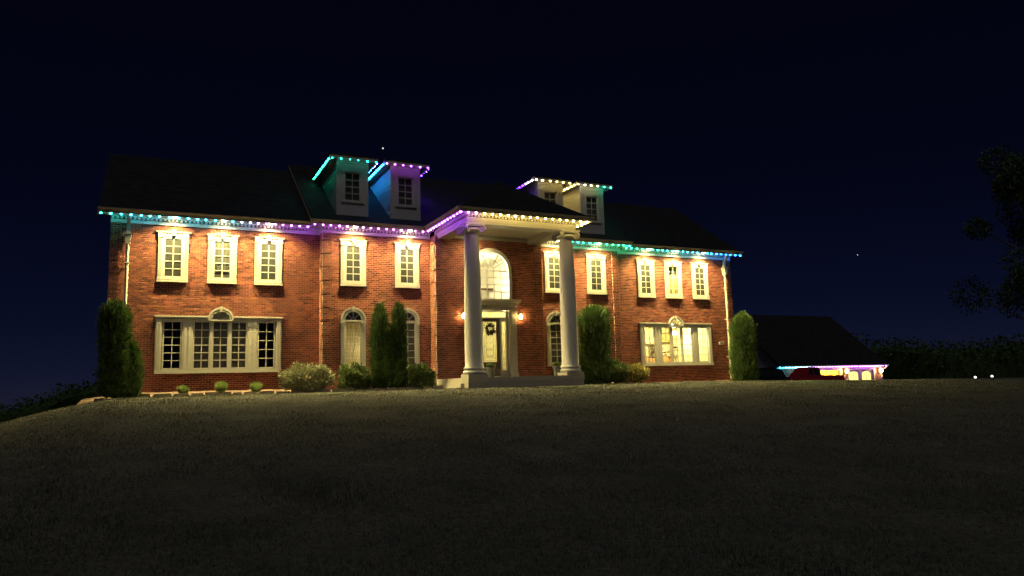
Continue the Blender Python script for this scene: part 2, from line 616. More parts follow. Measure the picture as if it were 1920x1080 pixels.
def brick_wall(origin, ud, nd, u0, u1, holes, quoin=(False, False), single=False, parent=None):
    """courses of separate bricks standing proud of a mortar bed; ud along the wall, nd outwards"""
    O, ud, nd = Vector(origin), Vector(ud), Vector(nd)
    P = lambda u, n, z: O + ud * u + nd * n + Vector((0, 0, z))
    mor, br = MB(), MB()
    flip = ud.cross(Vector((0, 0, 1))).dot(nd) < 0
    def brick(u, v, z0, z1, n0, n1, col):
        vs = [P(u, n1, z0), P(v, n1, z0), P(v, n1, z1), P(u, n1, z1), P(u, n0, z0), P(v, n0, z0), P(v, n0, z1), P(u, n0, z1)]
        fs = [(0, 1, 2, 3), (1, 5, 6, 2), (4, 0, 3, 7), (3, 2, 6, 7), (4, 5, 1, 0)]
        if flip:
            fs = [f[::-1] for f in fs]
        br.add(vs, fs, col)
    nrow = int((ZWALL1 - ZWALL0) / COURSE) + 1
    QW = 0.36
    for r in range(nrow):
        z = ZWALL0 + r * COURSE
        zc = z + COURSE / 2
        spans = [s for s in (hole_span(h, zc) for h in holes) if s]
        for a, b in cut(u0, u1, spans):
            vs = [P(a, -JOINT, z), P(b, -JOINT, z), P(b, -JOINT, z + COURSE), P(a, -JOINT, z + COURSE)]
            mor.add(vs, [(0, 1, 2, 3) if not flip else (3, 2, 1, 0)])
        gap = r % 7 == 3
        u = u0 - (BL / 2 if r % 2 else 0) - rnd.uniform(0, 0.006)
        while u < u1:
            a, b = max(u, u0), min(u + BL, u1)
            pieces = cut(a, b, spans)
            for flag, edge_u in ((quoin[0], u0 + QW), (quoin[1], u1 - QW)):
                if flag:
                    pieces = [r_ for p, q in pieces for r_ in ([(p, edge_u), (edge_u, q)] if p < edge_u < q else [(p, q)])]
            for p, q in pieces:
                if q - p < 0.025:
                    continue
                n1 = rnd.uniform(-0.002, 0.002)
                mid = (p + q) / 2
                inq = (quoin[0] and mid < u0 + QW) or (quoin[1] and mid > u1 - QW)
                if inq:
                    n1 += -0.004 if gap else 0.045
                col = rnd.choice(BCOLS)
                f = rnd.choice((rnd.uniform(0.5, 0.75), rnd.uniform(0.85, 1.2), rnd.uniform(0.85, 1.2), rnd.uniform(0.9, 1.3)))
                col = tuple(c * f * k_ for c, k_ in zip(col, (1.22, 1.20, 1.22)))
                g = JOINT / 2
                if single and not inq and q - p > BL - 0.004 and not gap:
                    cpos = P(mid, 0, zc)
                    candidates.append(((cpos - CAM).length, p, q, z, n1, col, len(br.f)))
                brick(p + g, q - g, z + g, z + COURSE - g, -JOINT - 0.004 if not inq else -0.02, n1, col)
            u += BL
        if not gap:
            for flag, a, b in ((quoin[0], u0 + 0.004, u0 + QW - 0.012), (quoin[1], u1 - QW + 0.012, u1 - 0.004)):
                if flag:
                    vs = [P(a, 0.036, z), P(b, 0.036, z), P(b, 0.036, z + COURSE), P(a, 0.036, z + COURSE), P(a, -0.012, z), P(b, -0.012, z), P(b, -0.012, z + COURSE), P(a, -0.012, z + COURSE)]
                    fs = [(0, 1, 2, 3), (1, 5, 6, 2), (4, 0, 3, 7), (3, 2, 6, 7), (4, 5, 1, 0)]
                    if flip:
                        fs = [f[::-1] for f in fs]
                    # narrow inner edge so the mortar of a quoin ends inside its bricks
                    mor.add(vs, fs)
    return mor, br

def upper_hole(x):
    return (x, 0.40, ZB + 0.08, ZT - 0.10, None, 0)
def big_hole(x):
    return (x, 2.18, 1.88, 3.90, 3.85, 0.0)
def arch_hole(x):
    return (x, 0.43, 1.95, 3.87, 3.87, 0.43)
def big_arch_hole(x):
    return (x, 0.40, 3.88, 3.90, 3.88, 0.38)
def put_wall(mor, br, tag_single=False):
    w = obj('wall', mor.mesh('wall', M['mortar']), house)
    if tag_single:
        candidates.sort(key=lambda t: t[0])
        # the nearest ones that the corner tree leaves in view
        chosen = [c for c in candidates if c[3] > 3.0 and c[1] > -13.9][:300]
        drop = set()
        for c in chosen:
            drop.update(range(c[6], c[6] + 5))
        br.f = [f for i, f in enumerate(br.f) if i not in drop]
        br.c = [k for i, k in enumerate(br.c) if i not in drop]
        used = sorted({i for f in br.f for i in f})
        remap = {o_: n_ for n_, o_ in enumerate(used)}
        br.v = [br.v[i] for i in used]
        br.f = [tuple(remap[i] for i in f) for f in br.f]
        variants = []
        for k, col in enumerate(BCOLS):
            for f in (0.62, 0.95, 1.18):
                mbk = MB()
                g = JOINT / 2
                mbk.box(-BL / 2 + g, BL / 2 - g, 0, JOINT + 0.004, g, COURSE - g, tuple(c * f * k_ for c, k_ in zip(col, (1.22, 1.20, 1.22))))
                variants.append(mbk.mesh('brick', M['brick']))
        for c in chosen:
            obj('brick', rnd.choice(variants), w, ((c[1] + c[2]) / 2, -c[4], c[3]))
    part('brickwork', br, M['brick'], w, kind='stuff')
    return w

# left and right wings
mor, br = brick_wall((0, Y0, 0), (1, 0, 0), (0, -1, 0), -W, -B, [upper_hole(-U1), upper_hole(-U2), upper_hole(-U3), big_hole(-U2), big_arch_hole(-U2)], (True, False), True)
put_wall(mor, br, True)
mor, br = brick_wall((0, Y0, 0), (1, 0, 0), (0, -1, 0), B, W, [upper_hole(U1), upper_hole(U2), upper_hole(U3), big_hole(U2), big_arch_hole(U2)], (False, True))
put_wall(mor, br)
# middle block, left and right of the entrance bay
for s in (-1, 1):
    a, b = sorted((s * B, s * E))
    mor, br = brick_wall((0, Y1, 0), (1, 0, 0), (0, -1, 0), a, b, [upper_hole(s * V1), upper_hole(s * V2), arch_hole(s * V1), arch_hole(s * V2)], (s < 0, s > 0))
    put_wall(mor, br)
    # returns
    mor, br = brick_wall((s * B, Y1, 0), (0, 1, 0), (s, 0, 0), 0.0, Y0 - Y1, [], (True, False))
    put_wall(mor, br)
    mor, br = brick_wall((s * E, YE, 0), (0, 1, 0), (s, 0, 0), 0.0, Y1 - YE, [], (True, False))
    put_wall(mor, br)
# entrance bay
mor, br = brick_wall((0, YE, 0), (1, 0, 0), (0, -1, 0), -E, E, [(0, 1.0, 1.2, 4.62, None, 0), (0, 0.92, 4.62, 6.08, 6.08, 0.92)], (True, True))
put_wall(mor, br)
# end walls and back wall (seen edge-on only)
for s in (-1, 1):
    mb = MB()
    x = s * (W - 0.012)
    zr = ZG + SL * (YR + 0.55) - 0.35
    vs = [(x, 0.0, ZWALL0 - 1.2), (x, DEPTH, ZWALL0 - 1.2), (x, DEPTH, ZWALL1 + 0.3), (x, YR, zr), (x, 0.0, ZWALL1 + 0.3)]
    vs += [(x - s * 0.2, y, z) for _, y, z in vs]
    mb.add(vs, [(0, 1, 2, 3, 4), (9, 8, 7, 6, 5)] + [(i, i + 5, (i + 1) % 5 + 5, (i + 1) % 5) for i in range(5)])
    part('end_wall', mb, M['brick_side'], house)
mb = MB()
mb.box(-W + 0.25, W - 0.25, DEPTH - 0.2, DEPTH - 0.01, ZWALL0 - 0.5, ZWALL1 + 0.3)
part('back_wall', mb, M['brick_side'], house)

# ------------------------------------------------------------------ windows
def muntins(mb, x0, x1, z0, z1, nc, nr, y0, y1, w=0.024):
    for i in range(1, nc):
        x = x0 + (x1 - x0) * i / nc
        mb.box(x - w / 2, x + w / 2, y0, y1, z0, z1)
    for j in range(1, nr):
        z = z0 + (z1 - z0) * j / nr
        for i in range(nc):                # rails butt against the upright bar
            a = x0 + (x1 - x0) * i / nc + (w / 2 if i else 0)
            b = x0 + (x1 - x0) * (i + 1) / nc - (w / 2 if i < nc - 1 else 0)
            mb.box(a, b, y0 + 0.002, y1, z - w / 2, z + w / 2)

PANES = {}
def panes(x0, x1, z0, z1, nc, nr, y, parent, w=0.024):
    a, b = (x1 - x0) / nc, (z1 - z0) / nr
    key = (round(a, 4), round(b, 4))
    if key not in PANES:
        mb = MB()
        mb.add([(-a / 2, 0, -b / 2), (a / 2, 0, -b / 2), (a / 2, 0, b / 2), (-a / 2, 0, b / 2)], [(0, 1, 2, 3)])
        PANES[key] = mb.mesh('pane', M['glass'])
    for i in range(nc):
        for j in range(nr):
            o = obj('pane', PANES[key], parent, (x0 + a * (i + 0.5), y, z0 + b * (j + 0.5)))
            o.rotation_euler = (R(rnd.uniform(-0.35, 0.35)), 0, R(rnd.uniform(-0.35, 0.35)))

def frame_box(mb, x0, x1, z0, z1, w, y0, y1):
    mb.box(x0, x0 + w, y0, y1, z0, z1)
    mb.box(x1 - w, x1, y0, y1, z0, z1)
    mb.box(x0 + w, x1 - w, y0, y1, z0, z0 + w)
    mb.box(x0 + w, x1 - w, y0, y1, z1 - w, z1)

def fluted(mb, x0, x1, z0, z1, yb, yf, n=3):
    """board with raised vertical ribs"""
    mb.box(x0, x1, yb, 0.03, z0, z1)
    w = (x1 - x0) / (2 * n + 1)
    for i in range(n):
        a = x0 + w * (2 * i + 1)
        mb.box(a, a + w, yf, yb, z0 + 0.02, z1 - 0.02)

def slat_blind(x0, x1, z0, z1, y, pitch=0.05):
    mb = MB()
    n = int((z1 - z0) / pitch)
    for k in range(n):
        z = z0 + k * pitch
        mb.add([(x0, y, z), (x1, y, z), (x1, y + 0.003, z + pitch * 0.94), (x0, y + 0.003, z + pitch * 0.94)], [(0, 1, 2, 3)])
    mb.box(x0, x1, y + 0.03, y + 0.035, z0, z1)
    return mb

def drape(x0, x1, z0, z1, y, folds=6, amp=0.02, hem=None):
    mb = MB()
    n, m_ = folds * 8, 12
    vs, fs = [], []
    for j in range(m_ + 1):
        for i in range(n + 1):
            t = i / n
            zz = z0 + (z1 - z0) * j / m_
            if hem is not None:
                zl = z0 + hem(t) * (z1 - z0)
                zz = zl + (z1 - zl) * j / m_
            vs.append((x0 + (x1 - x0) * t, y + amp * math.sin(t * folds * 2 * math.pi + 0.7 * math.sin(j * 0.6)), zz))
    for j in range(m_):
        for i in range(n):
            k = j * (n + 1) + i
            fs.append((k, k + 1, k + n + 2, k + n + 1))
    return mb.add(vs, fs)

# upper casement with fluted casing; local origin at the bottom centre, wall plane y = 0
HW = 0.54
def make_upper_window():
    mb = MB()
    for s in (-1, 1):
        a, b = sorted((s * 0.36, s * 0.54))
        fluted(mb, a, b, 0.20, 1.70, -0.065, -0.095)
        mb.box(a, b, -0.115, 0.03, 1.705, 1.885)             # top corner blocks
        mb.box(a, b, -0.112, 0.03, 0.062, 0.198)             # bottom corner blocks
        c = (a + b) / 2
        mb.box(c - 0.045, c + 0.045, -0.128, -0.115, 1.745, 1.80)
        mb.box(c - 0.045, c + 0.045, -0.122, -0.112, 0.10, 0.165)
        mb.box(s * 0.36 - 0.012, s * 0.36 + 0.012, -0.05, 0.10, 0.20, 1.70) if False else None
    mb.box(-0.358, 0.358, -0.055, 0.03, 1.76, 1.885)         # head board
    mb.box(-0.33, 0.33, -0.065, -0.055, 1.80, 1.85)
    mb.box(-0.358, 0.358, -0.085, 0.03, 0.062, 0.15)         # apron
    mb.box(-0.33, 0.33, -0.10, -0.085, 0.085, 0.125)
    win = mb
    cap = MB()
    cap.box(-0.57, 0.57, -0.115, 0.03, 1.887, 1.915)
    cap.box(-0.61, 0.61, -0.145, 0.03, 1.917, 1.955)
    key = MB()
    key.prism_y([(-0.05, 1.80), (0.05, 1.80), (0.08, 2.02), (-0.08, 2.02)], -0.155, -0.05)
    sill = MB()
    sill.box(-0.545, 0.545, -0.135, 0.03, 0.0, 0.06)
    sash = MB()
    frame_box(sash, -0.358, 0.358, 0.152, 1.758, 0.075, -0.022, 0.06)
    mun = MB()
    muntins(mun, -0.283, 0.283, 0.227, 1.683, 2, 5, -0.010, 0.012, 0.030)
    return win, cap, key, sill, sash, mun

uw = make_upper_window()
UW = dict(casing=uw[0].mesh('window', M['trim']), cap=uw[1].mesh('cap', M['trim']), keystone=uw[2].mesh('keystone', M['trim']),
          sill=uw[3].mesh('sill', M['trim']), sash=uw[4].mesh('sash', M['trim']), muntin=uw[5].mesh('muntin', M['trim']))
blind_mesh = slat_blind(-0.285, 0.285, 0.22, 1.69, 0.014).mesh('blind', M['blind'])
def upper_window(x, yp, style='blind', label=None):
    o = obj('window', UW['casing'], house, (x, yp, ZB))
    o.scale = (1, 0.55, 1)
    for n in ('cap', 'keystone', 'sill', 'sash', 'muntin'):
        obj(n, UW[n], o)
    panes(-0.283, 0.283, 0.227, 1.683, 2, 5, 0.004, o)
    if style == 'blind':
        obj('blind', blind_mesh, o)
    elif style == 'swag':
        mbk = MB()
        mbk.box(-0.285, 0.285, 0.05, 0.055, 0.22, 1.69)
        part('shade', mbk, M['blind_dark'], o)
        hem = lambda t: 0.16 + 0.16 * abs(2 * t - 1) ** 1.4
        part('curtain', drape(-0.285, 0.285, 0.22, 1.69, 0.024, 4, 0.008, hem), M['curtain'], o, smooth=True)
    elif style == 'lit':
        pass
    if label:
        o['label'] = label
    return o
for x in (-U1, -U3, U3, U1):
    upper_window(x, Y0)
upper_window(-U2, Y0, 'swag', 'upper window with a swagged curtain behind the panes')
lit_up = upper_window(U2, Y0, 'lit', 'upper window with a faintly lit room behind it')
for x in (-V1, -V2, V2, V1):
    upper_window(x, Y1)

def room(name, parent, x0, x1, y0, y1, z0, z1, mat):
    """open-fronted room shell behind an opening"""
    t = 0.05
    mb = MB()
    mb.box(x0 - t, x1 + t, y1, y1 + t, z0, z1)
    mb.box(x0 - t, x0, y0, y1, z0, z1)
    mb.box(x1, x1 + t, y0, y1, z0, z1)
    mb.box(x0 - t, x1 + t, y0, y1 + t, z0 - t, z0 - 0.001)
    mb.box(x0 - t, x1 + t, y0, y1 + t, z1 + 0.001, z1 + t)
    return part(name, mb, mat, parent)

def lamp(kind, energy, col, loc, parent=None, size=0.05, **kw):
    d = bpy.data.lights.new('lamp', kind)
    d.energy = energy
    d.color = col
    if kind in ('POINT', 'SPOT'):
        d.shadow_soft_size = size
    for k, v in kw.items():
        setattr(d, k, v)
    o = bpy.data.objects.new('lamp', d)
    C.objects.link(o)
    o.location = loc
    o.parent = parent
    return o

WARM = (1.0, 0.80, 0.42)
room('room_shell', house, U2 - 0.9, U2 + 0.9, 0.13, 2.6, ZB - 0.1, ZT + 0.1, M['room_warm'])
part('curtain', drape(U2 - 0.40, U2 + 0.40, ZB + 0.1, ZT - 0.1, 0.22, 5, 0.02), M['room_warm'], house, smooth=True)
lamp('POINT', 14, WARM, (U2, 0.75, ZB + 0.9), house, 0.08)

# big five-light window with arched fan over the middle light
BW, BZ0, BH = 2.285, 1.796, 2.201
def make_big_window():
    p = {}
    c = MB()
    for s in (-1, 1):
        a, b = sorted((s * 2.06, s * 2.285))
        fluted(c, a, b, 0.15, 2.10, -0.08, -0.105, 2)
        a, b = sorted((s * 0.985, s * 1.365))
        fluted(c, a, b, 0.15, 2.0, -0.06, -0.075, 2)
        a, b = sorted((s * 0.30, s * 0.36))
        c.box(a, b, -0.055, 0.05, 0.15, 2.0)
    c.box(-2.285, 2.285, -0.06, 0.03, 2.002, 2.098)
    c.box(-2.06, -0.50, -0.028, 0.03, 2.10, 2.14)
    c.box(0.50, 2.06, -0.028, 0.03, 2.10, 2.14)
    p['casing'] = c
    p['caps'] = []
    for s in (-1, 1):
        cap = MB()
        a, b = sorted((s * 0.47, s * 2.33))
        cap.box(a, b, -0.135, 0.03, 2.142, 2.20)
        a, b = sorted((s * 0.47, s * 2.30))
        cap.box(a, b, -0.112, 0.03, 2.10, 2.1425)
        p['caps'].append(cap)
    sill = MB()
    sill.box(-2.29, 2.29, -0.15, 0.03, 0.0, 0.07)
    sill.box(-2.05, 2.05, -0.09, 0.03, 0.072, 0.148)
    for s in (-1, 1):
        a, b = sorted((s * 2.055, s * 2.285))
        sill.box(a, b, -0.13, 0.03, 0.072, 0.148)
    p['sill'] = sill
    fan = MB()
    fan.ring(0, 2.055, 0.41, 0.48, -0.13, 0.03)
    fan.ring(0, 2.055, 0.34, 0.408, -0.09, 0.03)
    fan.ring(0, 2.055, 0.33, 0.36, -0.12, -0.09)
    fan.box(-0.45, 0.45, -0.12, 0.03, 2.0995 - 0.09, 2.054)
    p['arch'] = fan
    key = MB()
    key.prism_y([(-0.035, 2.36), (0.035, 2.36), (0.05, 2.56), (-0.05, 2.56)], -0.19, -0.09)
    p['keystone'] = key
    return p
bwm = make_big_window()
UNITS = [(-2.035, -1.375, 6), (-0.98, -0.365, 6), (-0.30, 0.30, 6), (0.365, 0.98, 6), (1.375, 2.035, 5)]
def big_window(x, label):
    o = obj('window', bwm['casing'].mesh('window', M['trim']), house, (x, Y0, BZ0))
    o['label'] = label
    o.scale = (1, 0.62, 1)
    for n in ('sill', 'arch', 'keystone'):
        part(n, bwm[n], M['trim'], o)
    for cp in bwm['caps']:
        part('cap', cp, M['trim'], o)
    sash, mun = MB(), MB()
    for a, b, nr in UNITS:
        frame_box(sash, a, b, 0.155, 1.998, 0.05, -0.035, 0.05)
        muntins(mun, a + 0.05, b - 0.05, 0.205, 1.948, 2, nr, -0.018, 0.006, 0.030)
        panes(a + 0.05, b - 0.05, 0.205, 1.948, 2, nr, 0.0, o)
    for k in range(1, 4):
        a = R(45 * k)
        d = Vector((math.cos(a), 0, math.sin(a)))
        q = Vector((-d.z, 0, d.x)) * 0.012
        pts = [(d.x * 0.06 - q.x, 2.06 + d.z * 0.06 - q.z), (d.x * 0.34 - q.x, 2.06 + d.z * 0.34 - q.z), (d.x * 0.34 + q.x, 2.06 + d.z * 0.34 + q.z), (d.x * 0.06 + q.x, 2.06 + d.z * 0.06 + q.z)]
        mun.prism_y(pts, -0.03, 0.03)
    mun.ring(0, 2.056, 0.045, 0.075, -0.03, 0.03, n=10)
    part('sash', sash, M['trim'], o)
    part('muntin', mun, M['trim'], o)
    for k in range(4):
        mbp = MB()
        pts = [(0, 2.056)] + [(0.345 * math.cos(R(45 * k + 45 * i / 5)), 2.056 + 0.345 * math.sin(R(45 * k + 45 * i / 5))) for i in range(6)]
        mbp.add([(x_, 0.012, z_) for x_, z_ in pts], [tuple(range(len(pts)))])
        part('fan_pane', mbp, M['glass'], o)
    return o
bl = big_window(-U2, 'wide dark five-light window with a fanlight in the left wing')
brw = big_window(U2, 'wide lit five-light window with a fanlight in the right wing')
# left: shades in the three middle lights, dark room at the sides
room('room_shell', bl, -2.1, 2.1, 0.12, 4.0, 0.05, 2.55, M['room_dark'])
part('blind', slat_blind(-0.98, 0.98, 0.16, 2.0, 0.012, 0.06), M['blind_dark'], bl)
mbf = MB()
mbf.ring(0, 2.056, 0.0, 0.36, 0.025, 0.035)
part('shade', mbf, M['room_light'], bl)

# arched lower window
def make_arch_window():
    c = MB()
    for s in (-1, 1):
        a, b = sorted((s * 0.345, s * 0.523))
        fluted(c, a, b, 0.20, 1.86, -0.05, -0.08)
        c.box(a - 0.01, b + 0.01, -0.12, 0.03, 1.862, 1.96)      # impost blocks
        c.box(a + 0.03, b - 0.03, -0.135, -0.12, 1.885, 1.935)
        c.prism_y([(a + 0.05, 1.73), (b - 0.05, 1.73), (b - 0.02, 1.86), (a + 0.02, 1.86)], -0.115, -0.05)
        c.box(a, b, -0.095, 0.03, 0.062, 0.198)
    c.box(-0.343, 0.343, -0.06, 0.03, 0.062, 0.12)
    c.box(-0.343, 0.343, -0.07, 0.03, 1.945, 2.02)               # transom bar
    a_ = MB()
    a_.ring(0, 2.02, 0.46, 0.523, -0.12, 0.03)
    a_.ring(0, 2.02, 0.37, 0.458, -0.07, 0.03)
    a_.ring(0, 2.02, 0.335, 0.368, -0.10, 0.03)
    for s in (-1, 1):
        a, b = sorted((s * 0.345, s * 0.523))
        a_.box(a, b, -0.09, 0.03, 1.962, 2.018)
    key = MB()
    key.prism_y([(-0.035, 2.37), (0.035, 2.37), (0.055, 2.57), (-0.055, 2.57)], -0.14, -0.06)
    sill = MB()
    sill.box(-0.55, 0.55, -0.13, 0.03, 0.0, 0.06)
    sash = MB()
    frame_box(sash, -0.343, 0.343, 0.122, 1.943, 0.04, -0.03, 0.05)
    mun = MB()
    muntins(mun, -0.303, 0.303, 0.162, 1.903, 2, 6, -0.018, 0.006, 0.030)
    for k in (45, 90, 135):
        d = Vector((math.cos(R(k)), 0, math.sin(R(k))))
        q = Vector((-d.z, 0, d.x)) * 0.012
        mun.prism_y([(d.x * 0.09 - q.x, 2.02 + d.z * 0.09 - q.z), (d.x * 0.34 - q.x, 2.02 + d.z * 0.34 - q.z), (d.x * 0.34 + q.x, 2.02 + d.z * 0.34 + q.z), (d.x * 0.09 + q.x, 2.02 + d.z * 0.09 + q.z)], -0.03, 0.03)
    mun.ring(0, 2.02, 0.08, 0.105, -0.03, 0.03, n=10)
    return c, a_, key, sill, sash, mun
aw = make_arch_window()
AW = [m_.mesh(n, M['trim']) for n, m_ in zip(('window', 'arch', 'keystone', 'sill', 'sash', 'muntin'), aw)]
fan_meshes = []
for k in range(4):
    mbp = MB()
    pts = [(0, 2.02)] + [(0.34 * math.cos(R(45 * k + 9 * i)), 2.02 + 0.34 * math.sin(R(45 * k + 9 * i))) for i in range(6)]
    mbp.add([(x_, 0.012, z_) for x_, z_ in pts], [tuple(range(len(pts)))])
    fan_meshes.append(mbp.mesh('fan_pane', M['glass']))
def arch_window(x, style):
    o = obj('window', AW[0], house, (x, Y1, 1.85))
    o.scale = (1, 0.62, 1)
    for n, m_ in zip(('arch', 'keystone', 'sill', 'sash', 'muntin'), AW[1:]):
        obj(n, m_, o)
    panes(-0.303, 0.303, 0.162, 1.903, 2, 6, 0.0, o)
    for m_ in fan_meshes:
        obj('fan_pane', m_, o)
    mbf = MB()
    mbf.ring(0, 2.02, 0.0, 0.36, 0.03, 0.04)
    part('shade', mbf, M['blind'] if style != 'dark' else M['blind_dark'], o)
    if style == 'dark':
        part('blind', slat_blind(-0.32, 0.32, 0.14, 1.93, 0.012, 0.06), M['blind_dark'], o)
    elif style == 'blind':
        part('blind', slat_blind(-0.32, 0.32, 0.14, 1.93, 0.012, 0.06), M['curtain'], o)
    else:
        room('room_shell', o, -0.7, 0.7, 0.10, 1.4, 0.05, 2.0, M['room_warm'])
        part('curtain', drape(-0.40, 0.40, 0.12, 1.95, 0.10, 7, 0.02), M['sheer'], o, smooth=True)
        lamp('POINT', 22, WARM, (0.35, 0.9, 0.8), o, 0.06)
        o['label'] = 'arched ground floor window with a dim warm light behind it'
    return o
arch_window(-V1, 'lit')
arch_window(-V2, 'blind')
arch_window(V2, 'dark')
arch_window(V1, 'dark')

# ------------------------------------------------------------------ entrance: tall arched window, door, sidelights
ent = obj('window', None, house, (0, YE, 0)) if False else None
c = MB()
c.ring(0, 6.08, 0.86, 1.0, -0.10, 0.05, n=36)
c.ring(0, 6.08, 0.84, 0.90, -0.13, 0.05, n=36)
for s in (-1, 1):
    a, b = sorted((s * 0.86, s * 1.0))
    c.box(a, b, -0.10, 0.05, 4.78, 6.08)
    a, b = sorted((s * 0.842, s * 0.90))
    c.box(a, b, -0.13, 0.05, 4.78, 6.08)
c.box(-0.84, 0.84, -0.11, 0.05, 4.78, 4.83)
tall = part('window', c, M['trim'], house, (0, YE, 0))
tall['label'] = 'tall brightly lit arched window above the front door'
mun = MB()
for x in (-0.505, -0.168, 0.168, 0.505):
    mun.box(x - 0.017, x + 0.017, -0.01, 0.02, 4.83, 6.08)
for k in range(1, 5):
    z = 4.83 + (6.08 - 4.83) * k / 4
    mun.box(-0.84, 0.84, -0.008, 0.018, z - 0.017, z + 0.017)
mun.ring(0, 6.10, 0.155, 0.182, -0.01, 0.02, n=16)
mun.ring(0, 6.10, 0.47, 0.497, -0.01, 0.02, n=24)
for k in range(1, 6):
    a = R(30 * k)
    d = Vector((math.cos(a), 0, math.sin(a)))
    q = Vector((-d.z, 0, d.x)) * 0.012
    mun.prism_y([(d.x * 0.17 - q.x, 6.1 + d.z * 0.17 - q.z), (d.x * 0.85 - q.x, 6.1 + d.z * 0.85 - q.z), (d.x * 0.85 + q.x, 6.1 + d.z * 0.85 + q.z), (d.x * 0.17 + q.x, 6.1 + d.z * 0.17 + q.z)], -0.012, 0.022)
part('muntin', mun, M['trim'], tall)
xs = [-0.84, -0.505, -0.168, 0.168, 0.505, 0.84]
for i in range(5):
    for j in range(4):
        mbp = MB()
        z0_, z1_ = 4.83 + 0.3125 * j, 4.83 + 0.3125 * (j + 1)
        mbp.add([(xs[i], 0.005, z0_), (xs[i + 1], 0.005, z0_), (xs[i + 1], 0.005, z1_), (xs[i], 0.005, z1_)], [(0, 1, 2, 3)])
        part('pane', mbp, M['glass'], tall)
for k in range(6):
    for r0, r1 in ((0.17, 0.48), (0.48, 0.85)):
        mbp = MB()
        vs = []
        for i in range(5):
            a = R(30 * k + 7.5 * i)
            vs += [(r0 * math.cos(a), 0.005, 6.09 + r0 * math.sin(a)), (r1 * math.cos(a), 0.005, 6.09 + r1 * math.sin(a))]
        mbp.add(vs, [(2 * i, 2 * i + 1, 2 * i + 3, 2 * i + 2) for i in range(4)])
        part('fan_pane', mbp, M['glass'], tall)
# foyer behind the door and the arched window
room('foyer_shell', house, -2.2, 2.2, YE + 0.30, 4.2, 1.38, 7.2, M['room_light'])
mb = MB()
mb.box(-2.2, -1.02, YE + 0.24, YE + 0.29, 1.38, 7.2)
mb.box(1.02, 2.2, YE + 0.24, YE + 0.29, 1.38, 7.2)
part('foyer_lining', mb, M['room_light'], house)
stair = empty('staircase', (0.6, 3.0, 1.4))
tag(stair, 'dark stair rail rising behind the tall arched window', 'staircase')
mb = MB()
mb.tube([(-1.6, 0.0, 3.55), (0.6, 0.0, 4.45), (1.4, 0.0, 4.45)], 0.06, 8)
part('handrail', mb, M['dark_wood'], stair)
mb = MB()
for k in range(12):
    x = -1.5 + k * 0.22
    zt = 3.55 + (x + 1.6) * 0.409 if x < 0.6 else 4.45
    mb.box(x - 0.015, x + 0.015, -0.015, 0.015, zt - 0.95, zt - 0.02)
part('baluster', mb, M['trim'], stair, kind='stuff')
mb = MB()
mb.prism_y([(-1.7, 2.2), (0.6, 3.2), (1.45, 3.2), (1.45, 3.5), (0.6, 3.5), (-1.7, 2.55)], -0.06, 0.5)
part('stringer', mb, M['trim'], stair)
ch = empty('chandelier', (-0.1, 1.2, 6.2))
tag(ch, 'bright chandelier seen through the tall arched window', 'chandelier')
mb = MB()
mb.tube([(0, 0, 0.05), (0, 0, 0.98)], 0.015, 6)
mb.lathe([(0.02, -0.18), (0.07, -0.12), (0.04, 0.0), (0.05, 0.06)], n=12)
for k in range(6):
    a = k * math.pi / 3
    mb.tube([(0.03 * math.cos(a), 0.03 * math.sin(a), -0.08), (0.2 * math.cos(a), 0.2 * math.sin(a), -0.14), (0.33 * math.cos(a), 0.33 * math.sin(a), -0.02)], 0.012, 6)
part('frame', mb, M['black_metal'], ch)
flame = emit('chandelier_bulb', (1.0, 0.86, 0.52), 60)
for k in range(6):
    a = k * math.pi / 3
    mb = MB()
    mb.lathe([(0.012, 0.0), (0.03, 0.04), (0.02, 0.09), (0.004, 0.12)], n=8)
    part('bulb', mb, flame, ch, (0.33 * math.cos(a), 0.33 * math.sin(a), 0.0), True)
lamp('POINT', 950, (1.0, 0.84, 0.50), (-0.1, 1.2, 6.05), ch, 0.2).location = (0, 0, -0.3)

# door surround
mb = MB()
for s in (-1, 1):
    a, b = sorted((s * 0.90, s * 1.19))
    mb.box(a, b, -0.10, 0.05, 1.36, 4.20)
    mb.box(a + 0.05, b - 0.05, -0.125, -0.10, 1.62, 4.02)
    mb.box(a - 0.03, b + 0.03, -0.14, 0.05, 1.362, 1.55)
    mb.box(a - 0.03, b + 0.03, -0.15, 0.05, 4.202, 4.32)
    a, b = sorted((s * 0.86, s * 0.899))
    mb.box(a, b, -0.05, 0.30, 1.36, 4.30)
mb.box(-1.19, 1.19, -0.11, 0.05, 4.322, 4.50)
for k, (d, z0_, z1_) in enumerate(((0.14, 4.502, 4.56), (0.20, 4.562, 4.64), (0.30, 4.642, 4.70), (0.34, 4.702, 4.775))):
    mb.box(-1.17 - d * 0.35, 1.17 + d * 0.35, -0.10 - d, 0.05, z0_, z1_)
part('door_surround', mb, M['trim'], house, (0, YE, 0))
mb = MB()
frame_box(mb, -0.86, 0.86, 3.99, 4.32, 0.045, 0.20, 0.27)   # transom frame
mb.box(-0.86, 0.86, 0.20, 0.29, 1.36, 1.42)
for s in (-1, 1):
    a, b = sorted((s * 0.475, s * 0.555))
    mb.box(a, b, 0.17, 0.29, 1.42, 3.99)
    a, b = sorted((s * 0.80, s * 0.86))
    mb.box(a, b, 0.19, 0.29, 1.42, 3.99)
    a, b = sorted((s * 0.556, s * 0.799))
    mb.box(a, b, 0.20, 0.27, 1.42, 1.72)
    mb.box(a, b, 0.20, 0.27, 3.86, 3.99)
part('door_frame', mb, M['trim'], house, (0, YE, 0))
door = MB()
frame_box(door, -0.47, 0.47, 1.43, 3.985, 0.145, 0.215, 0.265)
door.box(-0.325, 0.325, 0.222, 0.258, 1.575, 2.06)
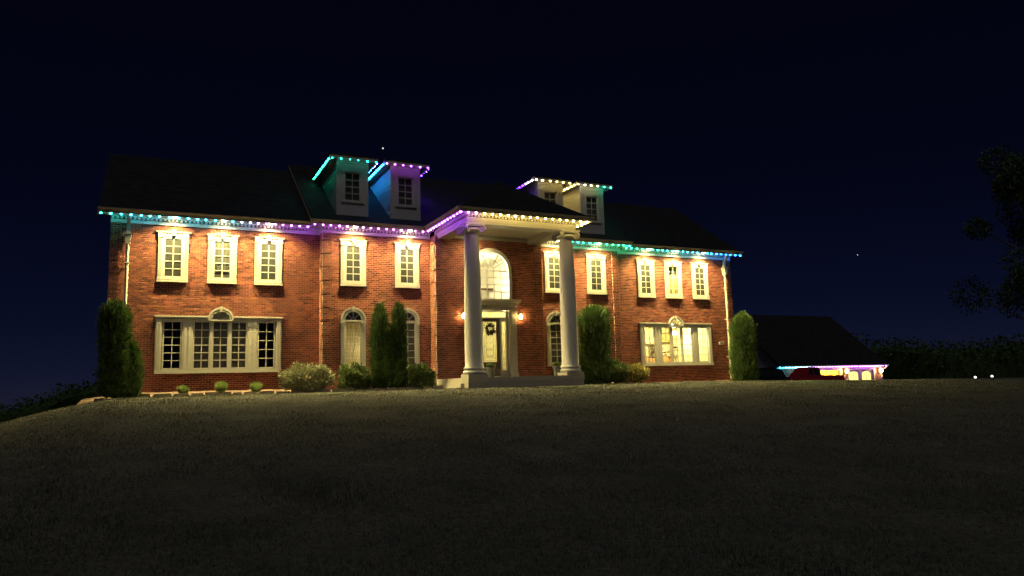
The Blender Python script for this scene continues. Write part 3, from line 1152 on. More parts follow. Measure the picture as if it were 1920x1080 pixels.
door.box(-0.27, 0.27, 0.212, 0.222, 1.66, 1.98)
dr = part('door', door, M['dark_door'], house, (0, YE, 0))
mb = MB()
mb.tube([(-0.40, 0.20, 2.34), (-0.40, 0.16, 2.36), (-0.40, 0.16, 2.52), (-0.40, 0.20, 2.54)], 0.012, 6)
part('handle', mb, M['black_metal'], dr)
frost = bpy.data.materials.new('etched_glass')
frost.use_nodes = True
nt = frost.node_tree
nt.nodes.clear()
o_ = nt.nodes.new('ShaderNodeOutputMaterial')
tl = nt.nodes.new('ShaderNodeBsdfTranslucent')
tl.inputs['Color'].default_value = (0.70, 0.68, 0.30, 1)
tp = nt.nodes.new('ShaderNodeBsdfTransparent')
mx = nt.nodes.new('ShaderNodeMixShader')
mx.inputs[0].default_value = 0.15
nt.links.new(tl.outputs[0], mx.inputs[1])
nt.links.new(tp.outputs[0], mx.inputs[2])
nt.links.new(mx.outputs[0], o_.inputs[0])
mb = MB()
mb.add([(-0.325, 0.24, 2.06), (0.325, 0.24, 2.06), (0.325, 0.24, 3.84), (-0.325, 0.24, 3.84)], [(0, 1, 2, 3)])
gl = part('glass', mb, frost, dr)
mb = MB()                                              # leaded scrollwork in the door glass
frame_box(mb, -0.27, 0.27, 2.11, 3.79, 0.012, 0.225, 0.236)
mb.ring(0, 2.45, 0.17, 0.183, 0.225, 0.236, 180, 360, 14)
for s in (-1, 1):
    mb.box(s * 0.176 - 0.006, s * 0.176 + 0.006, 0.225, 0.236, 2.45, 3.40)
    for zc, rr in ((2.30, 0.05), (2.62, 0.06), (2.9, 0.05), (3.1, 0.07)):
        mb.ring(s * 0.08, zc, rr, rr + 0.009, 0.226, 0.235, 0, 320, 14)
    mb.ring(s * 0.225, 2.25, 0.035, 0.044, 0.226, 0.235, 0, 330, 12)
    mb.ring(s * 0.225, 2.75, 0.035, 0.044, 0.226, 0.235, 0, 330, 12)
mb.box(-0.176, 0.176, 0.2255, 0.2355, 2.60, 2.612)
mb.ring(0, 3.22, 0.10, 0.109, 0.226, 0.235, 0, 180, 12)
part('leading', mb, M['black_metal'], dr)
for s in (-1, 1):
    mb = MB()
    a, b = sorted((s * 0.556, s * 0.799))
    mb.add([(a, 0.24, 1.72), (b, 0.24, 1.72), (b, 0.24, 3.86), (a, 0.24, 3.86)], [(0, 1, 2, 3)])
    sl_ = part('sidelight', mb, frost, house, (0, YE, 0))
    mb = MB()
    for zc in (1.95, 2.2, 2.5, 3.3):
        mb.ring((a + b) / 2, zc, 0.05, 0.058, 0.227, 0.236, 0, 360, 14)
    frame_box(mb, a + 0.03, b - 0.03, 1.77, 3.81, 0.010, 0.226, 0.2365)
    part('leading', mb, M['black_metal'], sl_)
mb = MB()
mb.add([(-0.82, 0.24, 4.03), (0.82, 0.24, 4.03), (0.82, 0.24, 4.28), (-0.82, 0.24, 4.28)], [(0, 1, 2, 3)])
part('transom_light', mb, frost, house, (0, YE, 0))
# wreath on the door
wr = MB()
for k in range(900):
    a = rnd.uniform(0, 2 * math.pi)
    rr = 0.165 + rnd.gauss(0, 0.055)
    p = Vector((rr * math.cos(a), rnd.uniform(-0.05, 0.02), rr * math.sin(a)))
    d = Vector((math.cos(a + rnd.uniform(-1.0, 1.0)), rnd.uniform(-0.6, 0.2), math.sin(a + rnd.uniform(-1.0, 1.0)))).normalized() * rnd.uniform(0.04, 0.09)
    q = d.cross(Vector((rnd.uniform(-1, 1), rnd.uniform(-1, 1), rnd.uniform(-1, 1)))).normalized() * 0.012
    wr.add([p - q, p + q, p + d + q * 0.3, p + d - q * 0.3], [(0, 1, 2, 3)])
wreath = empty('wreath', (0.0, YE + 0.19, 3.50))
tag(wreath, 'round twig wreath with a pale bow hanging on the front door', 'wreath')
part('ring', wr, M['dry'], wreath, kind=None)
mb = MB()
for s in (-1, 1):
    mb.prism_y([(0, 0.05), (s * 0.10, 0.0), (s * 0.09, 0.08), (0.0, 0.085)][::s], -0.07, -0.045)
mb.prism_y([(-0.09, -0.01), (0.09, -0.01), (0.07, 0.035), (-0.07, 0.035)], -0.072, -0.055)
part('bow', mb, M['trim'], wreath)

# ------------------------------------------------------------------ cornices, soffits, gutters
def cornice(x0, x1, yw, ends=(0, 0), ov=0.60):
    """entablature along X on wall plane yw: frieze, dentils, soffit, gutter"""
    co = MB()
    co.box(x0, x1, yw - 0.035, yw + 0.03, 7.45, 7.60)
    co.box(x0, x1, yw - 0.06, yw + 0.03, 7.455, 7.485)
    co.box(x0, x1, yw - 0.13, yw + 0.03, 7.680, 7.722)
    o = part('cornice', co, M['trim'], house)
    bk = MB()
    bk.box(x0, x1, yw - 0.045, yw + 0.03, 7.602, 7.678)
    part('dentil_backing', bk, M['gap_shade'], o)
    de = MB()
    n = int((x1 - x0) / 0.145)
    for k in range(n):
        x = x0 + (k + 0.5) * (x1 - x0) / n
        de.box(x - 0.038, x + 0.038, yw - 0.125, yw - 0.045, 7.601, 7.679)
    part('dentil_course', de, M['trim'], o, kind='stuff')
    so = MB()
    so.box(x0 - ends[0], x1 + ends[1], yw - ov + 0.06, yw + 0.03, 7.724, 7.75)
    part('soffit', so, M['soffit'], o)
    fa = MB()
    fa.box(x0 - ends[0], x1 + ends[1], yw - ov + 0.005, yw - ov + 0.06, 7.69, 7.80)
    part('fascia', fa, M['trim'], o)
    gu = MB()
    y = yw - ov
    gu.prism_x([(y + 0.004, 7.76), (y - 0.03, 7.765), (y - 0.05, 7.80), (y - 0.09, 7.83), (y - 0.10, 7.865), (y - 0.085, 7.87), (y - 0.075, 7.84), (y + 0.004, 7.80)][::-1], x0 - ends[0] - 0.03, x1 + ends[1] + 0.03)
    part('gutter', gu, M['gutter'], o)
    return o
cornice(-W, -B - 0.55, Y0, (0.38, 0))
cornice(B + 0.55, W, Y0, (0, 0.38))
cornice(-B, -E, Y1, (0.5, 0))
cornice(E, B, Y1, (0, 0.5))
for s in (-1, 1):                            # short return of the frieze at the corners of the middle block
    mb = MB()
    a, b = sorted((s * B, s * (B + 0.55)))
    mb.box(a, b, -0.035, 0.03, 7.45, 7.60)
    mb.box(a, b, -0.05, 0.03, 7.602, 7.722)
    mb.box(a + 0.002, b, Y1 - 0.0, 0.02, 7.723, 7.749)
    a, b = sorted((s * B, s * (B + 0.05)))
    mb.box(a, b, Y1 - 0.03, -0.036, 7.45, 7.722)
    part('cornice_return', mb, M['trim'], house)

# portico entablature
PX, PY = 2.145, -4.25
def beam_box(mb, off, z0, z1):
    """U-shaped band outside the column line, off = distance outside the column axis"""
    t = 0.06
    xo, yo = PX + off, PY - off
    mb.box(-xo, xo, yo, yo + t, z0, z1)
    for s in (-1, 1):
        a, b = sorted((s * (xo - t), s * xo))
        mb.box(a, b, yo + t, YE, z0, z1)
pf = MB()
beam_box(pf, 0.30, 7.365, 7.44)
beam_box(pf, 0.325, 7.441, 7.52)
beam_box(pf, 0.34, 7.521, 7.605)
beam_box(pf, 0.42, 7.68, 7.722)
xo = PX + 0.27
pf.box(-PX + 0.26, PX - 0.26, PY - 0.24, PY + 0.26, 7.366, 7.66)     # core of the front beam
for s in (-1, 1):
    a, b = sorted((s * (PX - 0.26), s * (PX + 0.24)))
    pf.box(a, b, PY - 0.24, YE, 7.367, 7.66)
pc = part('portico_cornice', pf, M['trim'], house)
de = MB()
xo, yo = PX + 0.34, PY - 0.34
bk = MB()
beam_box(bk, 0.35, 7.606, 7.679)
part('dentil_backing', bk, M['gap_shade'], pc)
for k in range(34):
    x = -xo + (k + 0.5) * 2 * xo / 34
    de.box(x - 0.038, x + 0.038, yo - 0.07, yo - 0.01, 7.61, 7.675)
n = 22
for s in (-1, 1):
    for k in range(n):
        y = yo + (k + 0.5) * (YE - yo) / n
        a, b = sorted((s * (xo + 0.01), s * (xo + 0.07)))
        de.box(a, b, y - 0.038, y + 0.038, 7.61, 7.675)
part('dentil_course', de, M['trim'], pc, kind='stuff')
so = MB()
XO, YO = 2.93, -5.03
so.box(-XO, XO, YO, PY - 0.30, 7.724, 7.75)
for s in (-1, 1):
    a, b = sorted((s * (PX + 0.25), s * XO))
    so.box(a, b, PY - 0.299, YE - 0.45, 7.724, 7.75)
part('soffit', so, M['soffit'], pc)
fa = MB()
fa.box(-XO - 0.04, XO + 0.04, YO - 0.045, YO, 7.69, 7.80)
for s in (-1, 1):
    a, b = sorted((s * XO, s * (XO + 0.045)))
    fa.box(a, b, YO + 0.001, Y1 - 0.60, 7.69, 7.80)
part('fascia', fa, M['trim'], pc)
gu = MB()
prof = [(0.0, 7.76), (0.03, 7.765), (0.05, 7.80), (0.075, 7.83), (0.085, 7.865), (0.07, 7.87), (0.06, 7.84), (0.0, 7.80)]
gx0, gy0 = XO + 0.046, YO - 0.046
ringv = []
for s_, path in ((0, [(-gx0, Y1 - 0.60, -1, 0), (-gx0, gy0, -1, -1), (gx0, gy0, 1, -1), (gx0, Y1 - 0.60, 1, 0)]),):
    for px, py, dx, dy in path:
        for o_f, z in prof:
            ringv.append((px + dx * o_f, py + dy * o_f, z))
np_ = len(prof)
gu.add(ringv, [(k * np_ + i, k * np_ + (i + 1) % np_, (k + 1) * np_ + (i + 1) % np_, (k + 1) * np_ + i) for k in range(3) for i in range(np_)])
part('gutter', gu, M['gutter'], pc)
ce = MB()
ce.box(-PX + 0.24, PX - 0.24, PY + 0.24, YE, 7.64, 7.67)
part('porch_ceiling', ce, M['ceiling'], house)
bf = MB()
bf.box(-PX + 0.24, PX - 0.24, YE - 0.035, YE + 0.03, 7.45, 7.56)
bk = MB()
bk.box(-PX + 0.24, PX - 0.24, YE - 0.05, YE + 0.03, 7.561, 7.638)
bf.box(-E, -PX + 0.24, YE - 0.03, YE + 0.03, 7.452, 7.66)
bf.box(PX - 0.24, E, YE - 0.03, YE + 0.03, 7.452, 7.66)
bo = part('frieze', bf, M['trim'], house)
part('dentil_backing', bk, M['gap_shade'], bo)
de = MB()
n = 26
for k in range(n):
    x = -1.88 + (k + 0.5) * 3.76 / n
    de.box(x - 0.038, x + 0.038, YE - 0.11, YE - 0.051, 7.565, 7.632)
part('dentil_course', de, M['trim'], bo, kind='stuff')

# columns
def make_column(x):
    sh = MB()
    prof = []
    z0, z1 = 1.77, 7.02
    for i in range(15):
        t = i / 14
        r = 0.352 - 0.072 * (max(t - 0.25, 0) / 0.75) ** 1.5
        prof.append((r, z0 + (z1 - z0) * t))
    prof = [(0.375, z0 - 0.02), (0.372, z0 + 0.0)] + [(0.352, z0 + 0.04)] + prof[1:-1] + [(0.282, 7.0), (0.30, 7.01), (0.30, 7.03)]
    sh.lathe(prof, n=40)
    o = part('column', sh, M['column'], house, (x, PY, 0))
    smooth_by_angle(o)
    ba = MB()
    ba.lathe([(0.40, 1.49), (0.435, 1.51), (0.445, 1.545), (0.435, 1.585), (0.405, 1.60), (0.385, 1.61), (0.375, 1.635), (0.385, 1.66), (0.405, 1.672), (0.415, 1.70), (0.405, 1.735), (0.378, 1.75)], n=40)
    b = part('base', ba, M['column'], o)
    smooth_by_angle(b)
    pl = MB()
    pl.box(-0.405, 0.405, -0.395, 0.395, 1.352, 1.489)
    part('plinth', pl, M['concrete'], o)
    ca = MB()
    ca.lathe([(0.30, 7.035), (0.36, 7.07), (0.385, 7.11), (0.36, 7.15), (0.34, 7.20)], n=32)     # echinus
    # abacus with hollowed sides
    pts = []
    for q in range(4):
        a0 = R(45 + 90 * q)
        a1 = R(135 + 90 * q)
        p0 = Vector((0.62 * math.cos(a0), 0.62 * math.sin(a0)))
        p1 = Vector((0.62 * math.cos(a1), 0.62 * math.sin(a1)))
        nrm = -(p0 + p1).normalized()
        for i in range(8):
            t = i / 8
            pts.append(p0.lerp(p1, t) + nrm * 0.07 * math.sin(math.pi * t))
    n = len(pts)
    for z0_, z1_, f in ((7.255, 7.30, 0.94), (7.301, 7.364, 1.0)):
        vs = [(p.x * f, p.y * f, z0_) for p in pts] + [(p.x * f, p.y * f, z1_) for p in pts]
        ca.add(vs, [tuple(range(n - 1, -1, -1)), tuple(range(n, 2 * n))] + [(i, (i + 1) % n, (i + 1) % n + n, i + n) for i in range(n)])
    cp = part('capital', ca, M['column'], o)
    smooth_by_angle(cp, 35)
    for q in range(4):
        a = R(45 + 90 * q)
        ra, ta = Vector((math.cos(a), math.sin(a), 0)), Vector((-math.sin(a), math.cos(a), 0))
        vo = MB()
        N = 22
        vs, fs = [], []
        cen = ra * 0.47 + Vector((0, 0, 7.14))
        lay = [(0.0, 0.055), (0.03, 0.07), (0.05, 0.045), (0.085, 0.045), (0.10, 0.075), (0.14, 0.075), (0.15, 0.05)]
        full = [(r, w) for r, w in lay] + [(r, -w) for r, w in reversed(lay)]
        for r, w in full:
            for i in range(N):
                t = 2 * math.pi * i / N
                vs.append(cen + ra * (r * math.cos(t)) + Vector((0, 0, r * math.sin(t))) + ta * w)
        for k in range(len(full) - 1):
            for i in range(N):
                j = (i + 1) % N
                fs.append((k * N + i, k * N + j, (k + 1) * N + j, (k + 1) * N + i))
        vo.add(vs, fs)
        # neck of the scroll back to the bell
        p0, p1 = ra * 0.22 + Vector((0, 0, 7.17)), cen + Vector((0, 0, 0.09))
        vo.add([p0 + ta * 0.05, p0 - ta * 0.05, p1 - ta * 0.05, p1 + ta * 0.05, p0 + ta * 0.05 + Vector((0, 0, 0.09)), p0 - ta * 0.05 + Vector((0, 0, 0.09)), p1 - ta * 0.05 + Vector((0, 0, 0.06)), p1 + ta * 0.05 + Vector((0, 0, 0.06))],
               [(0, 1, 2, 3), (7, 6, 5, 4), (0, 3, 7, 4), (1, 5, 6, 2), (2, 6, 7, 3), (0, 4, 5, 1)])
        v_ = part('volute', vo, M['column'], o)
        smooth_by_angle(v_, 45)
    return o
make_column(-PX)
make_column(PX)

# porch slab with nosing
mb = MB()
mb.box(-2.56, 2.56, -4.65, YE - 0.002, 1.18, 1.35)
ps = part('porch_slab', mb, M['concrete'], house)
mb = MB()
mb.box(-2.56, 2.53, -4.64, YE - 0.003, 0.55, 1.178)
part('porch_base', mb, M['concrete'], ps)
mb = MB()
mb.box(-2.70, -2.561, -4.2, YE - 0.002, 0.6, 1.13)
mb.box(2.531, 2.64, -4.2, YE - 0.002, 0.6, 1.13)
part('side_step', mb, M['concrete'], ps)

# ------------------------------------------------------------------ roofs
def slab(pts, th, name, mat, parent):
    """pts: planar outline seen from above (counter-clockwise); local frame lets the shingle courses run level"""
    p = [Vector(q) for q in pts]
    n = (p[1] - p[0]).cross(p[-1] - p[0]).normalized()
    if n.z < 0:
        n = -n
    ex = Vector((0, 0, 1)).cross(n)
    ex = ex.normalized() if ex.length > 1e-4 else Vector((1, 0, 0))
    ey = n.cross(ex)
    o = p[0]
    loc = [((q - o).dot(ex), (q - o).dot(ey)) for q in p]
    m = len(loc)
    area = sum(loc[i][0] * loc[(i + 1) % m][1] - loc[(i + 1) % m][0] * loc[i][1] for i in range(m))
    if area < 0:
        loc = loc[::-1]
    mb = MB()
    mb.add([(x, y, 0) for x, y in loc] + [(x, y, -th) for x, y in loc],
           [tuple(range(m)), tuple(range(2 * m - 1, m - 1, -1))] + [(i, i + m, (i + 1) % m + m, (i + 1) % m) for i in range(m)])
    ob = part(name, mb, mat, parent)
    ob.matrix_local = Matrix(((ex.x, ey.x, n.x, o.x), (ex.y, ey.y, n.y, o.y), (ex.z, ey.z, n.z, o.z), (0, 0, 0, 1)))
    return ob

def gable_roof(x0, x1, ye, zr_y=YR):
    z0 = ZG - 0.03
    zr = z0 + SL * (zr_y - ye)
    yb = 2 * zr_y - ye
    a = slab([(x0, ye, z0), (x1, ye, z0), (x1, zr_y, zr), (x0, zr_y, zr)], 0.07, 'roof', M['shingle'], house)
    slab([(x1, yb, z0), (x0, yb, z0), (x0, zr_y, zr), (x1, zr_y, zr)], 0.07, 'roof', M['shingle'], house)
    return zr
gable_roof(-W - 0.40, -B - 0.10, Y0 - 0.57)
gable_roof(B + 0.10, W + 0.40, Y0 - 0.57)
zr_block = gable_roof(-B - 0.52, B + 0.52, Y1 - 0.57)
for s in (-1, 1):                            # gable ends with rake boards
    ye = Y1 - 0.57
    x = s * (B + 0.02)
    mb = MB()
    vs = [(x, ye + 0.4, ZG - 0.05), (x, 2 * YR - ye - 0.4, ZG - 0.05), (x, YR, zr_block - 0.12)]
    vs += [(x - s * 0.1, y, z) for _, y, z in vs]
    mb.add(vs, [(0, 1, 2), (5, 4, 3), (0, 3, 4, 1), (1, 4, 5, 2), (2, 5, 3, 0)])
    part('gable_wall', mb, M['siding'], house)
    for xo, y0e in ((B + 0.52, Y1 - 0.57), (W + 0.40, Y0 - 0.57)):
        z0 = ZG - 0.03 - 0.075
        zr = z0 + SL * (YR - y0e)
        mb = MB()
        xx = sorted((s * (xo - 0.04), s * (xo + 0.012)))
        mb.prism_x([(y0e, z0), (y0e, z0 - 0.16), (YR, zr - 0.16), (YR, zr)][::-1], xx[0], xx[1])
        part('rake_board', mb, M['gutter'], house)
# hipped portico roof
PYF, PXF, z0 = YO - 0.06, XO + 0.06, ZG - 0.02
apex_y, za = PYF + PXF, z0 + 0.70 * PXF
yback = 3.2
slab([(-PXF, PYF, z0), (PXF, PYF, z0), (0, apex_y, za)], 0.05, 'portico_roof', M['shingle'], house)
for s in (-1, 1):
    slab([(s * PXF, PYF, z0), (s * PXF, yback, z0), (0, yback, za), (0, apex_y, za)], 0.05, 'portico_roof', M['shingle'], house)

# ------------------------------------------------------------------ dormers
YD = -0.40
ROOF_Z = lambda y: ZG - 0.03 + SL * (y - (Y1 - 0.57))
ZDE = 10.66
def make_dormer(xc):
    hw = 0.665
    d = MB()
    zb = ROOF_Z(YD)
    # front wall with an opening for the window
    wx, wz0, wz1 = 0.36, 8.92, 10.18
    d.box(-hw, -wx, YD, YD + 0.12, zb - 0.1, ZDE)
    d.box(wx, hw, YD, YD + 0.12, zb - 0.1, ZDE)
    d.box(-wx, wx, YD, YD + 0.12, zb - 0.1, wz0)
    d.box(-wx, wx, YD, YD + 0.12, wz1, ZDE)
    o = part('dormer', d, M['siding'], house, (xc, 0, 0))
    tr = MB()
    for s in (-1, 1):
        a, b = sorted((s * 0.57, s * 0.672))
        tr.box(a, b, YD - 0.025, YD, zb - 0.02, ZDE - 0.12)
        a, b = sorted((s * 0.345, s * 0.46))
        tr.box(a, b, YD - 0.03, YD + 0.02, wz0 - 0.02, wz1 + 0.1)
    tr.box(-0.672, 0.672, YD - 0.027, YD, ZDE - 0.119, ZDE)
    tr.box(-0.345, 0.345, YD - 0.03, YD + 0.02, wz1, wz1 + 0.1)
    tr.box(-0.48, 0.48, YD - 0.06, YD + 0.02, wz0 - 0.07, wz0 - 0.021)
    tr.box(-0.345, 0.345, YD - 0.028, YD + 0.02, wz0 - 0.02, wz0 + 0.01)
    tr.box(-0.57, 0.57, YD - 0.02, YD, zb - 0.02, zb + 0.12)
    part('trim', tr, M['siding'], o)
    sa = MB()
    frame_box(sa, -0.345, 0.345, wz0 + 0.01, wz1, 0.045, YD + 0.01, YD + 0.06)
    muntins(sa, -0.30, 0.30, wz0 + 0.055, wz1 - 0.045, 2, 4, YD + 0.02, YD + 0.05, 0.026)
    part('sash', sa, M['siding'], o)
    panes(-0.30, 0.30, wz0 + 0.055, wz1 - 0.045, 2, 4, YD + 0.045, o)
    mb = MB()
    mb.box(-0.345, 0.345, YD + 0.10, YD + 0.115, wz0, wz1)
    part('shade', mb, M['blind_dark'], o)
    # clapboards of the cheeks, each a board of its own, cut to the roof slope
    h = 0.15
    for s in (-1, 1):
        for k in range(16):
            z0_, z1_ = zb + 0.02 + k * h, min(zb + 0.02 + (k + 1) * h, ZDE)
            if z0_ >= ZDE - 0.02:
                break
            ya = YD + 0.002
            yb0 = (z0_ - ZG + 0.03) / SL + Y1 - 0.57
            yb1 = (z1_ - ZG + 0.03) / SL + Y1 - 0.57
            mb = MB()
            xo0, xo1, xi = s * (hw + 0.022), s * (hw + 0.004), s * (hw - 0.03)
            vs = [(xo0, ya, z0_), (xo0, max(yb0, ya + .01), z0_), (xo1, yb1 + 0.05, z1_), (xo1, ya, z1_), (xi, ya, z0_), (xi, max(yb0, ya + .01), z0_), (xi, yb1 + 0.05, z1_), (xi, ya, z1_)]
            mb.add(vs, [(0, 3, 2, 1), (4, 5, 6, 7), (0, 1, 5, 4), (1, 2, 6, 5), (2, 3, 7, 6), (3, 0, 4, 7)])
            part('siding_board', mb, M['siding'], o)
    # eaves
    ex, ef = 1.0, YD - 0.40
    yb = (ZDE - ZG + 0.03) / SL + Y1 - 0.57 + 0.3
    so = MB()
    so.box(-ex + 0.03, ex - 0.03, ef + 0.03, yb, ZDE, ZDE + 0.02)
    part('soffit', so, M['soffit'], o)
    fa = MB()
    fa.box(-ex, ex, ef, ef + 0.028, ZDE - 0.012, ZDE + 0.13)
    for s in (-1, 1):
        a, b = sorted((s * (ex - 0.028), s * ex))
        fa.box(a, b, ef + 0.03, yb, ZDE - 0.075, ZDE + 0.13)
    part('fascia', fa, M['siding'], o)
    z0_ = ZDE + 0.131
    e2 = ex + 0.03
    f2 = ef - 0.03
    zp = z0_ + 0.38 * e2
    yb2 = yb + 1.2
    slab([(-e2, f2, z0_), (e2, f2, z0_), (0, f2 + e2, zp)], 0.03, 'dormer_roof', M['shingle'], o)
    for s in (-1, 1):
        slab([(s * e2, f2, z0_), (s * e2, yb2, z0_), (0, yb2, zp), (0, f2 + e2, zp)], 0.03, 'dormer_roof', M['shingle'], o)
    return o
for xc in (-5.95, -3.616, 3.616, 5.95):
    make_dormer(xc)

# ------------------------------------------------------------------ downspouts
def downspout(x, sgn):
    mb = MB()
    y = -0.16
    w, d = 0.085, 0.075
    mb.prism_x([(-0.56, 7.77), (-0.47, 7.77), (y - 0.02 + 0.06, 7.34), (y + 0.06, 7.14), (y - 0.06, 7.14), (y - 0.10, 7.34)], x - 0.055, x + 0.055)
    zbot = 1.06
    mb.lathe([(0.055, zbot), (0.055, 6.62), (0.06, 6.64)], x, y, 0, 12)
    o = part('downspout', mb, M['spout'], house)
    he = MB()
    he.prism_y([(x - 0.07, 6.62), (x + 0.07, 6.62), (x + 0.12, 6.98), (x - 0.12, 6.98)], y - 0.12, y + 0.1)
    he.box(x - 0.15, x + 0.15, y - 0.145, y + 0.12, 6.982, 7.02)
    he.box(x - 0.06, x + 0.06, y - 0.06, y + 0.06, 7.022, 7.15)
    part('leader_head', he, M['spout'], o)
    st = MB()
    for z in (2.2, 4.2, 5.9):
        st.box(x - 0.09, x + 0.09, y - 0.062, y + 0.12, z, z + 0.04)
    part('strap', st, M['spout'], o)
downspout(-14.32, -1)
downspout(14.36, 1)

# ------------------------------------------------------------------ soffit downlights
lens = emit('downlight_lens', (1.0, 0.82, 0.4), 130)
dl_bm = MB()
dl_bm.lathe([(0.085, -0.012), (0.105, -0.010), (0.105, 0.0)], n=20)
dl_trim = dl_bm.mesh('trim_ring', M['trim'])
dl_b2 = MB()
dl_b2.lathe([(0.07, -0.03), (0.084, -0.02), (0.084, -0.013)], n=20)
dl_lens = dl_b2.mesh('lens', lens)
spot_data = bpy.data.lights.new('lamp', 'SPOT')
spot_data.energy = 3400
spot_data.color = (1.0, 0.80, 0.28)
spot_data.spot_size = R(152)
spot_data.spot_blend = 0.7
spot_data.shadow_soft_size = 0.035
spot_data.use_nodes = True                      # falloff weakened close to the lamp to even out the wall wash
snt = spot_data.node_tree
fo = snt.nodes.new('ShaderNodeLightFalloff')
fo.inputs['Strength'].default_value = 1.0
fo.inputs['Smooth'].default_value = 2.4
snt.links.new(fo.outputs['Quadratic'], snt.nodes['Emission'].inputs['Strength'])
def downlight(x, yw, label):
    o = empty('soffit_downlight', (x, yw - 0.42, 7.722))
    tag(o, label, 'downlight', 'soffit downlights over the upper windows')
    obj('trim_ring', dl_trim, o)
    obj('lens', dl_lens, o)
    l = obj('lamp', spot_data, o, (0, 0, -0.04))
pos = {-U1: 'over the upper window nearest the left corner of the house', -U2: 'over the window with the swagged curtain',
       -U3: 'over the third upper window from the left corner', U3: 'over the first upper window of the right wing',
       U2: 'over the faintly lit window of the right wing', U1: 'over the upper window nearest the right corner'}
for x, t in pos.items():
    downlight(x, Y0, 'soffit downlight ' + t)
for x, t in ((-V1, 'over the upper window below the leftmost dormer'), (-V2, 'over the upper window just left of the portico'),
             (V2, 'over the upper window behind the right column'), (V1, 'over the upper window right of the portico')):
    downlight(x, Y1, 'soffit downlight ' + t)

# ------------------------------------------------------------------ coloured roofline lights
TEAL, CYAN, BLUE = (0.02, 0.85, 0.55), (0.03, 0.62, 0.95), (0.015, 0.24, 1.0)
PURP, PINK, VIO = (0.36, 0.06, 1.0), (0.72, 0.16, 0.95), (0.14, 0.03, 1.0)
GOLD, WHT, GRN = (1.0, 0.72, 0.20), (1.0, 0.9, 0.75), (0.02, 0.8, 0.30)
LED = {}
led_mb = MB()
led_mb.lathe([(0.010, -0.052), (0.024, -0.046), (0.030, -0.03), (0.030, -0.012)], n=10)
base_mb = MB()
base_mb.lathe([(0.036, -0.012), (0.036, 0.0)], n=10)
led_base = base_mb.mesh('base', M['trim'])
def led_mesh(col, power):
    key = (tuple(round(c, 2) for c in col), round(power, 1))
    if key not in LED:
        LED[key] = led_mb.mesh('bulb', emit('led', col, power), True)
    return LED[key]
def mixc(a, b, t):
    return tuple(a[i] * (1 - t) + b[i] * t for i in range(3))
def ramp(stops, t):
    for (t0, c0), (t1, c1) in zip(stops, stops[1:]):
        if t <= t1:
            k = round((t - t0) / (t1 - t0) * 3) / 3
            return mixc(c0, c1, min(max(k, 0), 1))
    return stops[-1][1]
def light_string(label, pts, stops, power=46, spacing=0.325, scale=1.2, group='coloured light strings along the eaves'):
    p0, p1 = Vector(pts[0]), Vector(pts[1])
    L = (p1 - p0).length
    n = max(2, int(round(L / spacing)) + 1)
    o = empty('light_string', p0)
    tag(o, label, 'string lights', group)
    mb = MB()
    d = (p1 - p0)
    if abs(d.x) > abs(d.y):
        mb.box(min(0, d.x), max(0, d.x), -0.02, 0.02, 0.0005, 0.012)
    else:
        mb.box(-0.02, 0.02, min(0, d.y), max(0, d.y), 0.0005, 0.010)
    part('track', mb, M['trim'], o)
    for i in range(n):
        t = i / (n - 1)
        b = obj('bulb', led_mesh(ramp(stops, t), power), o, d * t)
        k_ = scale * rnd.uniform(0.82, 1.14)
        b.scale = (k_, k_, k_)
        b.location += d.normalized() * rnd.uniform(-0.025, 0.025)
        b.rotation_euler = (rnd.uniform(-0.2, 0.2), rnd.uniform(-0.2, 0.2), 0)
    return o
ZL = 7.711
light_string('teal to violet light string along the eave of the left wing', [(-15.2, -0.50, ZL), (-7.80, -0.50, ZL)],
             [(0, TEAL), (0.12, CYAN), (0.62, CYAN), (0.78, PINK), (1, PURP)])
light_string('violet and pink light string on the eave left of the portico', [(-7.62, Y1 - 0.50, ZL), (-3.05, Y1 - 0.50, ZL)],
             [(0, PURP), (0.3, PINK), (1, mixc(PURP, PINK, 0.6))])
light_string('violet light string on the left eave of the portico', [(-XO + 0.06, Y1 - 0.65, ZL), (-XO + 0.06, YO + 0.12, ZL)], [(0, PINK), (0.4, PURP), (1, PURP)])
light_string('gold light string across the front eave of the portico', [(-XO + 0.06, YO + 0.07, ZL), (XO - 0.12, YO + 0.07, ZL)],
             [(0, PURP), (0.08, PINK), (0.17, GOLD), (1, GOLD)], 80)
light_string('gold light string on the right eave of the portico', [(XO - 0.06, YO + 0.35, ZL), (XO - 0.06, Y1 - 0.65, ZL)], [(0, GOLD), (1, GOLD)])
light_string('green light string on the eave right of the portico', [(3.05, Y1 - 0.50, ZL), (7.62, Y1 - 0.50, ZL)], [(0, GOLD), (0.3, TEAL), (1, GRN)])
light_string('green to blue light string along the eave of the right wing', [(7.80, -0.50, ZL), (15.2, -0.50, ZL)],
             [(0, GRN), (0.25, TEAL), (0.6, CYAN), (0.85, BLUE), (1, BLUE)])
ZLD = ZDE - 0.004
yback_d = 3.0
def dormer_strings(xc, name, front, side_l, fp, sp):
    light_string(name[0], [(xc - 0.93, YD - 0.34, ZLD), (xc + 0.93, YD - 0.34, ZLD)], front, fp, 0.34)
    ox = 1.036
    light_string(name[1], [(xc - ox, YD - 0.10, ZLD), (xc - ox, yback_d - 0.25, ZLD)], side_l, sp, 0.34, 0.8)
dormer_strings(-5.95, ('teal lights on the front eave of the leftmost dormer', 'teal lights on the side eave of the leftmost dormer'), [(0, TEAL), (1, mixc(TEAL, CYAN, 0.4))], [(0, mixc(TEAL, CYAN, 0.4)), (0.7, TEAL), (1, GRN)], 9, 48)
dormer_strings(-3.616, ('pink lights on the front eave of the second dormer', 'blue-green lights on the side eave of the second dormer'), [(0, PINK), (1, PURP)], [(0, CYAN), (0.6, CYAN), (1, TEAL)], 18, 60)
